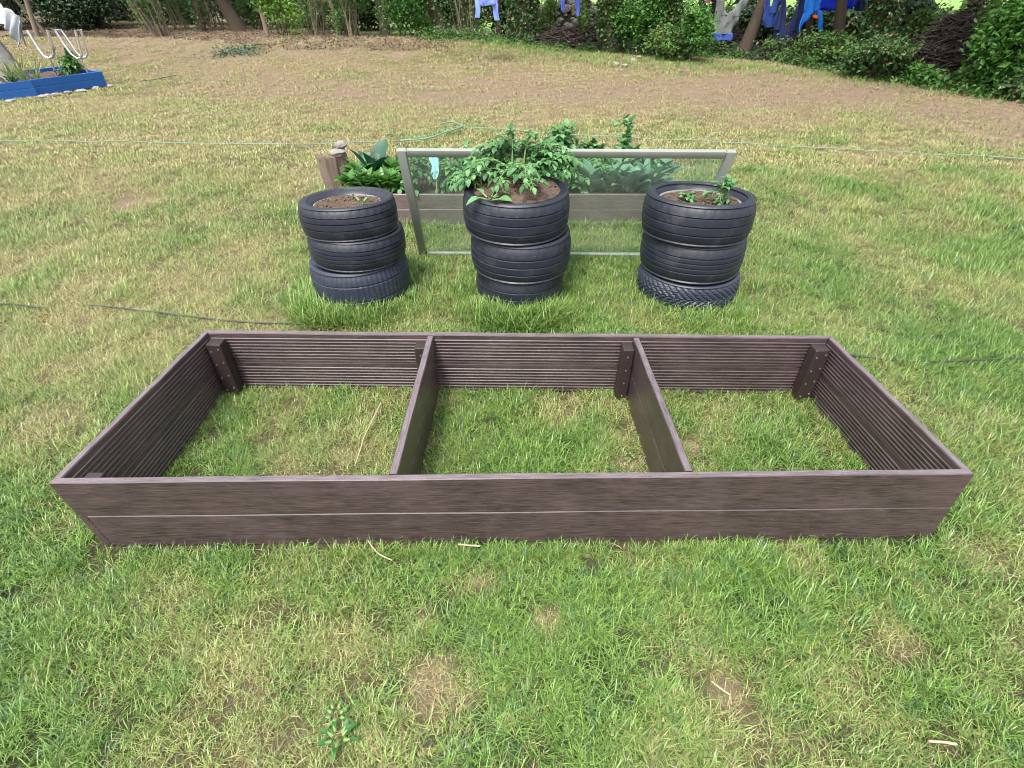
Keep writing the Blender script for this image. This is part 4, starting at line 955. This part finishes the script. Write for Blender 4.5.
# ------------------------------------------------------------------ washing line and washing
YW = 14.3; ZL = 2.15
def wl(px, py, Y=YW): return at(px, py, Y=Y)
t = thing('washing_line', (wl(470, 0).x, YW, ZL), 'thin washing line strung between the hedge trees, carrying the laundry', 'washing line')
mb = MB(); xa, xb = wl(425, 0).x, wl(900, 0).x; mb.tube([(xa + (xb - xa) * i / 20, YW, ZL - .12 * math.sin(math.pi * i / 20)) for i in range(21)], .006, 6, cap=False); mb.build('line', M['greycloth'], t)
def garment(name, label, cat, mname, pieces, Y=YW, thick=.035, loc=None):
    """pieces: list of (material, part name, [(left_px, right_px, py)...]) run from bottom to top; py<0 continues up to the line"""
    xs_ = [q for pc in pieces for r_ in pc[2] for q in r_[:2]]; cx = wl((min(xs_) + max(xs_)) / 2, 0, Y).x
    t = thing(name, (cx, Y, 1.0), label, cat, 'washing hanging on the line'); byname = {}
    for m_, pn, rows in pieces:
        mb = byname.setdefault((pn, m_), MB()); rings = []; R_ = []
        for (l, r, y), (l2, r2, y2) in zip(rows[:-1], rows[1:]):
            for j in range(4): u = j / 4; R_.append((l + (l2 - l) * u, r + (r2 - r) * u, y + (y2 - y) * u))
        R_.append(rows[-1]); ph = random.random() * 6
        for i_, (l, r, y) in enumerate(R_):
            if y < 0: z = wl(0, 0, Y).z + (ZL - .08 - wl(0, 0, Y).z) * min(1, -y / 30)
            else: z = wl(0, y, Y).z
            a = wl(l, 0, Y).x; b = wl(r, 0, Y).x; a_ = at(l, max(y, 0), Y=Y).x; b_ = at(r, max(y, 0), Y=Y).x
            n = 20; ring = []
            for q in range(n):
                th = 6.283 * q / n; x = (a_ + b_) / 2 + (b_ - a_) / 2 * math.copysign(abs(math.cos(th)) ** .8, math.cos(th))
                fold = .026 * math.sin(x * 42 + z * 5 + ph) + .022 * math.sin(x * 19 + z * 11 + ph)
                ring.append(Vector((x + .006 * math.sin(z * 21 + ph), Y + math.sin(th) * min(thick, (b_ - a_) * .3) + fold, z + .008 * math.sin(x * 25))))
            rings.append(ring)
        mb.loft(rings)
    for (pn, m_), mb in byname.items(): mb.build(pn, M[m_], t, angle=60)
garment('shirt', 'pale blue shirt hung upside down, its sleeves dangling', 'shirt', None, [('lightblue', 'body', [(480, 493, 5.5), (476, 497, 3), (474, 499, 0), (473, 500, -30)]), ('lightblue', 'sleeve', [(475, 480, 18), (475.5, 480.5, 9), (475, 481, 0), (475, 482, -10)]), ('lightblue', 'sleeve', [(494.5, 499.5, 20), (493, 498.5, 10), (491, 497, 0), (490, 497, -10)])], Y=12.6)
garment('shirt', 'dark blue shirt with two thin sleeves hanging over the rubble heap', 'shirt', None, [('band', 'sleeve', [(561, 565, 10.5), (560.5, 564.5, 4), (560, 565, 0), (560, 567, -10)]), ('band', 'sleeve', [(576.5, 580, 15), (576, 580, 7), (575, 580, 0), (573, 581, -10)]), ('band', 'body', [(562, 579, -7), (561, 580, -14), (561, 580, -30)])])
garment('trousers', 'grey trousers hung upside down with a blue waistband at the bottom', 'trousers', None, [('greycloth', 'hip', [(713, 732, 34), (712.5, 734, 27), (714, 738, 20), (715, 740, 13.5)]), ('greycloth', 'leg', [(715, 727, 14.5), (716, 724.5, 7), (716.5, 724.5, 0), (718, 724, -30)]), ('greycloth', 'leg', [(726, 740, 16), (735, 745, 7), (741, 749, 0), (752, 758, -30)]),
    ('band', 'waistband', [(714, 731, 40), (713, 732, 37.5), (711.5, 733, 33)])])
garment('trousers', 'dark blue trousers hung upside down right of the leaning trunk', 'trousers', None, [('denim', 'hip', [(764, 777, 27), (762, 777, 20), (763, 777, 12)]), ('denim', 'leg', [(763, 770, 13), (764, 770, 6), (765, 770, 0), (767, 771, -30)]), ('denim', 'leg', [(769, 778, 13), (772, 780, 4), (774, 782, 0), (778, 784, -30)])])
garment('trousers', 'large navy trousers hanging lowest, left of the royal blue shirt', 'trousers', None, [('navy', 'hip', [(776, 793, 51), (774, 797, 44), (773, 798, 34), (774, 801, 29)]), ('navy', 'leg', [(774, 785, 30), (779, 786, 14), (781, 786, 0), (783, 787, -30)]), ('navy', 'leg', [(787, 799, 30), (794, 802, 14), (799, 806, 0), (806, 812, -30)])], Y=14.0)
garment('shirt', 'royal blue shirt, widest piece of the washing', 'shirt', None, [('royal', 'body', [(822, 842, 10.5), (812, 852, 8), (812, 857, 3), (813, 857, 0), (814, 856, -30)]), ('royal', 'sleeve', [(846, 852, 9), (848, 856, 4), (850, 858, 0), (848, 858, -8)])], Y=13.6)
garment('shirt', 'bright sky blue shirt with a dangling sleeve beside the royal blue one', 'shirt', None, [('sky', 'body', [(804, 812, 14), (803, 820, 11), (805, 822, 0), (806, 822, -30)]), ('sky', 'sleeve', [(798, 800.5, 32), (800, 805, 22), (803, 812, 13)]), ('sky', 'sleeve', [(818, 823, 31), (817.5, 823, 20), (816, 822, 10)]), ('red', 'print', [(813, 818, 18.5), (812, 819, 17), (813, 818, 15.5)])], Y=13.4)
garment('shirt', 'dark navy garment partly behind the right side of the royal blue shirt', 'shirt', None, [('navy', 'body', [(855, 865, 11), (854, 867, 4), (854, 866, 0), (854, 865, -30)])], Y=14.2)
garment('top', 'black and magenta garment hanging behind the bright bush', 'top', None, [('ink', 'body', [(701, 706, 19), (700, 707, 10), (699, 706, 0), (699, 708, -30)]), ('magenta', 'trim', [(704, 709, 3), (703, 711, 0), (702, 711, -12)])], Y=14.6)
garment('top', 'narrow black strip of clothing left of the grey trousers', 'top', None, [('ink', 'body', [(712, 715, 14), (712, 716, 6), (711, 716, 0), (710, 716, -30)])], Y=14.7)

# ------------------------------------------------------------------ grass
GM = grass_mat()
def tuft(n, rad, lo, hi, lie, wid, name):
    Vs, idx, rn, rn2 = [], [], [], []; o = 0
    for i in range(n):
        a = random.random() * 6.283; r = rad * math.sqrt(random.random()); p = np.array([r * math.cos(a), r * math.sin(a), -.004])
        a2 = random.random() * 6.283; L = random.uniform(lo, hi); tilt = min(1.45, abs(random.gauss(lie, .33))); h = np.array([math.cos(a2), math.sin(a2), 0]); s_ = np.array([-h[1], h[0], 0]); a3 = random.uniform(-1, 1); s_ = s_ * math.cos(a3) + h * math.sin(a3) * .3
        wd = wid * random.uniform(.6, 1.25); q = p.copy(); k_ = random.uniform(.25, .75); pts = [q]
        for j in range(3):
            ti = min(1.75, tilt * (.55 + k_ * (j + .4))); q = q + (h * math.sin(ti) + np.array([0, 0, math.cos(ti)])) * L / 3; q[2] = max(q[2], .003); pts.append(q)
        for j, ww in enumerate((.8, 1, .75)): Vs += [pts[j] - s_ * wd * ww / 2, pts[j] + s_ * wd * ww / 2]
        Vs.append(pts[3]); idx += [[o, o + 1, o + 3, o + 2], [o + 2, o + 3, o + 5, o + 4], [o + 4, o + 5, o + 6]]; o += 7
        c = random.random(); d = random.random() if L < hi * .9 else random.random() * .8 + .2; rn += [c] * 3; rn2 += [d] * 3
    me = bpy.data.meshes.new(name); me.from_pydata([tuple(v) for v in Vs], [], idx); me.materials.append(GM); me.polygons.foreach_set('use_smooth', [True] * len(me.polygons))
    for nm, v in (('rnd', rn), ('rnd2', rn2)): at_ = me.attributes.new(nm, 'FLOAT', 'FACE'); at_.data.foreach_set('value', np.array(v, np.float32))
    return bpy.data.objects.new(name, me)
protos = bpy.data.collections.new('grass_prototypes')
TUFTS = []
for i in range(5): TUFTS.append(tuft(36, .036, .022, .066, .95, .0023, 'short_tuft'))
for i in range(3): TUFTS.append(tuft(32, .038, .02, .055, 1.2, .0018, 'matted_tuft'))
for i in range(3): TUFTS.append(tuft(26, .026, .04, .11, .62, .0032, 'long_tuft'))
for i in range(3): TUFTS.append(tuft(46, .08, .02, .055, .9, .0048, 'wide_tuft'))
for t_ in TUFTS: protos.objects.link(t_)
def rect_pts(x0, x1, y0, y1, dens): n = int((x1 - x0) * (y1 - y0) * dens); return x0 + (x1 - x0) * RNG.random(n), y0 + (y1 - y0) * RNG.random(n)
PX_, PY_, VAR, SCL, DR, ROT, BR_ = [], [], [], [], [], [], []
TY = [(o.location.x, o.location.y) for o in COL.objects if o.name.split('.')[0] == 'tyre']
bedpoly = [corner('FL', .14), corner('FR', .14), corner('BR', .14), corner('BL', .14)]
def segdist(x, y, a, b):
    ax, ay, bx, by_ = a[0], a[1], b[0], b[1]; dx, dy = bx - ax, by_ - ay; t_ = np.clip(((x - ax) * dx + (y - ay) * dy) / (dx * dx + dy * dy), 0, 1); return np.hypot(x - ax - t_ * dx, y - ay - t_ * dy)
def scatter(x, y, kind, base, thin=1.0):
    px, py = to_px(x, y); d, b = lawn(x, y)
    keep = (px > -60) & (px < 1084) & (py < 900)
    keep &= RNG.random(len(x)) > (b * 1.05).clip(0, .9) * thin
    for tx, ty in TY: keep &= np.hypot(x - tx, y - ty) > (.21 if ty == TY[3][1] else .265)
    inset = bedpoly
    for i in range(4): keep &= segdist(x, y, bedpoly[i], bedpoly[(i + 1) % 4]) > .035
    keep &= ~((x > qa.x) & (x < qc.x) & (y > qa.y - .02) & (y < qc.y + .02))
    x, y, d, b = x[keep], y[keep], d[keep], b[keep]; n = len(x)
    if kind == 'near':
        q_ = RNG.random(n) > .5 * sstep(.50, .66, fbm(x, y, .075, 2, 40)); x, y, d, b = x[q_], y[q_], d[q_], b[q_]; n = len(x)
        v = np.where(RNG.random(n) < d * .75, RNG.integers(5, 8, n), RNG.integers(0, 5, n)); lush = fbm(x, y, .3, 3, 30)
        s_ = (.7 + .85 * lush) * (1 - .35 * d)
        v = np.where((RNG.random(n) < .06) & (lush > .56) & (d < .5), RNG.integers(8, 11, n), v); s_ = np.where(v >= 8, s_ * .62, s_)
    elif kind in ('long', 'edge'): v = RNG.integers(8, 11, n); s_ = .6 + .6 * RNG.random(n)
    else: v = RNG.integers(11, 14, n); s_ = (.8 + .5 * RNG.random(n)) * (1 - .3 * d)
    PX_.append(x); PY_.append(y); VAR.append(v); SCL.append(s_ * base); BR_.append(b if kind not in ('long', 'edge') else b * .2); DR.append(d * {'long': .45, 'edge': .3}.get(kind, 1)); ROT.append(RNG.random(n) * 6.283)
x, y = rect_pts(-2.6, 2.6, .2, 2.35, 1650); scatter(x, y, 'near', 1.0)
x, y = rect_pts(-4.0, 4.0, 2.35, 3.6, 1250); scatter(x, y, 'near', 1.1)
x, y = rect_pts(-5.8, 5.8, 3.6, 5.2, 750); scatter(x, y, 'near', 1.35)
x, y = rect_pts(-9, 9, 5.2, 9.0, 260); scatter(x, y, 'far', 1.0, .8)
x, y = rect_pts(-14, 14, 9.0, 16.0, 90); scatter(x, y, 'far', 1.3, .75)
# long grass at the tyre stacks, at the window foot and against the boards
def ringg(cx, cy, r0, r1, n, a0=0, a1=6.283):
    a = a0 + (a1 - a0) * RNG.random(n); r = r0 + (r1 - r0) * RNG.random(n) ** 1.6; return cx + r * np.cos(a), cy + r * np.sin(a)
for (cx, cy), r, n in ((TY[0], .285, 330), (TY[3], .275, 420), (TY[6], .30, 170)):
    x, y = ringg(cx, cy, r, r + .16, n); scatter(x, y, 'long', .85, 0)
x, y = ringg(TY[0][0] - .06, TY[0][1] - .1, .20, .32, 300, 2.9, 5.9); scatter(x, y, 'long', 1.25, 0)
x, y = ringg(TY[3][0], TY[3][1] - .16, .13, .26, 300, 3.2, 6.2); scatter(x, y, 'long', 1.3, 0)
x, y = rect_pts(TY[0][0] + .1, TY[6][0] - .1, 2.45, 3.3, 260); scatter(x, y, 'long', .75, 0)
for a_, b_, c_ in ((-8, 8, 1.0),):
    X2 = a_ + (b_ - a_) * RNG.random(2600); q_ = to_px(X2, np.full(2600, 11.)); Y2 = np.interp(q_[0], [400, 520, 700, 780, 860, 960, 1060], [14.6, 14.6, 13.3, 12.2, 10.6, 9.4, 8.4]) + .7 * RNG.normal(size=2600); m_ = (X2 > -1); scatter(X2[m_], Y2[m_], 'edge', 1.15, .3)
x = np.linspace(base_l.x, base_l.x + WW, 260) + .01 * RNG.normal(size=260); y = base_l.y - .03 - .05 * RNG.random(260); scatter(x[::2], y[::2], 'long', .42, 0)
for i in range(4):
    a, b = bedpoly[i], bedpoly[(i + 1) % 4]; n = 330 if i % 2 == 0 else 130; t_ = RNG.random(n); s_ = np.where(RNG.random(n) < .6, -1, 1) * (.037 + .025 * RNG.random(n)); nx_, ny_ = -(b.y - a.y), b.x - a.x; l = math.hypot(nx_, ny_)
    scatter(a.x + (b.x - a.x) * t_ + nx_ / l * s_, a.y + (b.y - a.y) * t_ + ny_ / l * s_, 'long', .5, 0)
n = 220; t_ = RNG.random(n); scatter(qa.x + (qb.x - qa.x) * t_, qa.y - .04 - .05 * RNG.random(n), 'long', .8, 0)
PX_, PY_, VAR, SCL, DR, ROT, BR_ = map(np.concatenate, (PX_, PY_, VAR, SCL, DR, ROT, BR_)); PZ_ = gz(PX_, PY_); print('tufts', len(PX_))
me = bpy.data.meshes.new('lawn_grass'); me.vertices.add(len(PX_)); me.vertices.foreach_set('co', np.stack([PX_, PY_, PZ_], 1).astype(np.float32).ravel())
for nm, typ, val in (('var', 'INT', VAR.astype(np.int32)), ('scl', 'FLOAT', SCL.astype(np.float32)), ('dry', 'FLOAT', DR.astype(np.float32)), ('rot', 'FLOAT', ROT.astype(np.float32)), ('bare', 'FLOAT', BR_.astype(np.float32))):
    a_ = me.attributes.new(nm, typ, 'POINT'); a_.data.foreach_set('value', val)
lg = bpy.data.objects.new('lawn_grass', me); COL.objects.link(lg); tag(lg, 'short patchy lawn grass, green with dry straw patches', 'grass', kind='stuff')
ng = bpy.data.node_groups.new('grass_scatter', 'GeometryNodeTree')
ng.interface.new_socket('Geometry', in_out='INPUT', socket_type='NodeSocketGeometry'); ng.interface.new_socket('Geometry', in_out='OUTPUT', socket_type='NodeSocketGeometry')
gi = ng.nodes.new('NodeGroupInput'); go = ng.nodes.new('NodeGroupOutput'); iop = ng.nodes.new('GeometryNodeInstanceOnPoints')
ci = ng.nodes.new('GeometryNodeGeometryToInstance')
for t_ in TUFTS[::-1]:
    oi = ng.nodes.new('GeometryNodeObjectInfo'); oi.inputs['Object'].default_value = t_; ng.links.new(oi.outputs['Geometry'], ci.inputs[0])
def attr(nm, typ):
    a_ = ng.nodes.new('GeometryNodeInputNamedAttribute'); a_.data_type = typ; a_.inputs[0].default_value = nm; return a_.outputs['Attribute']
cx_ = ng.nodes.new('ShaderNodeCombineXYZ'); ng.links.new(attr('rot', 'FLOAT'), cx_.inputs[2])
ng.links.new(gi.outputs[0], iop.inputs['Points']); ng.links.new(ci.outputs[0], iop.inputs['Instance']); iop.inputs['Pick Instance'].default_value = True
ng.links.new(attr('var', 'INT'), iop.inputs['Instance Index']); ng.links.new(cx_.outputs[0], iop.inputs['Rotation']); ng.links.new(attr('scl', 'FLOAT'), iop.inputs['Scale'])
ng.links.new(iop.outputs[0], go.inputs[0]); md = lg.modifiers.new('scatter', 'NODES'); md.node_group = ng
# small broad leaved weeds in the lawn
for i, (x, y, s_, l) in enumerate([(340, 742, .024, 'broad leaved weed in the grass near the bottom edge left of centre'), (338, 718, .016, 'small upright weed just above the broad leaved weed near the bottom'), (405, 300, .055, 'broad leaved weed by the foot of the left tyre stack'), (388, 306, .04, 'pale flat weed in front of the left tyre stack'), (628, 462, .010, 'tiny weed beside the bare patch in the middle compartment')]):
    p = atg(x, y); rosette((p.x, p.y, p.z + .012), 9, s_ * 1.3, s_ * .55, l, 'weed', 'lawn_weed', .7, .5, .3, .25)
for o in bpy.data.objects:
    if '_o' in o: del o['_o']
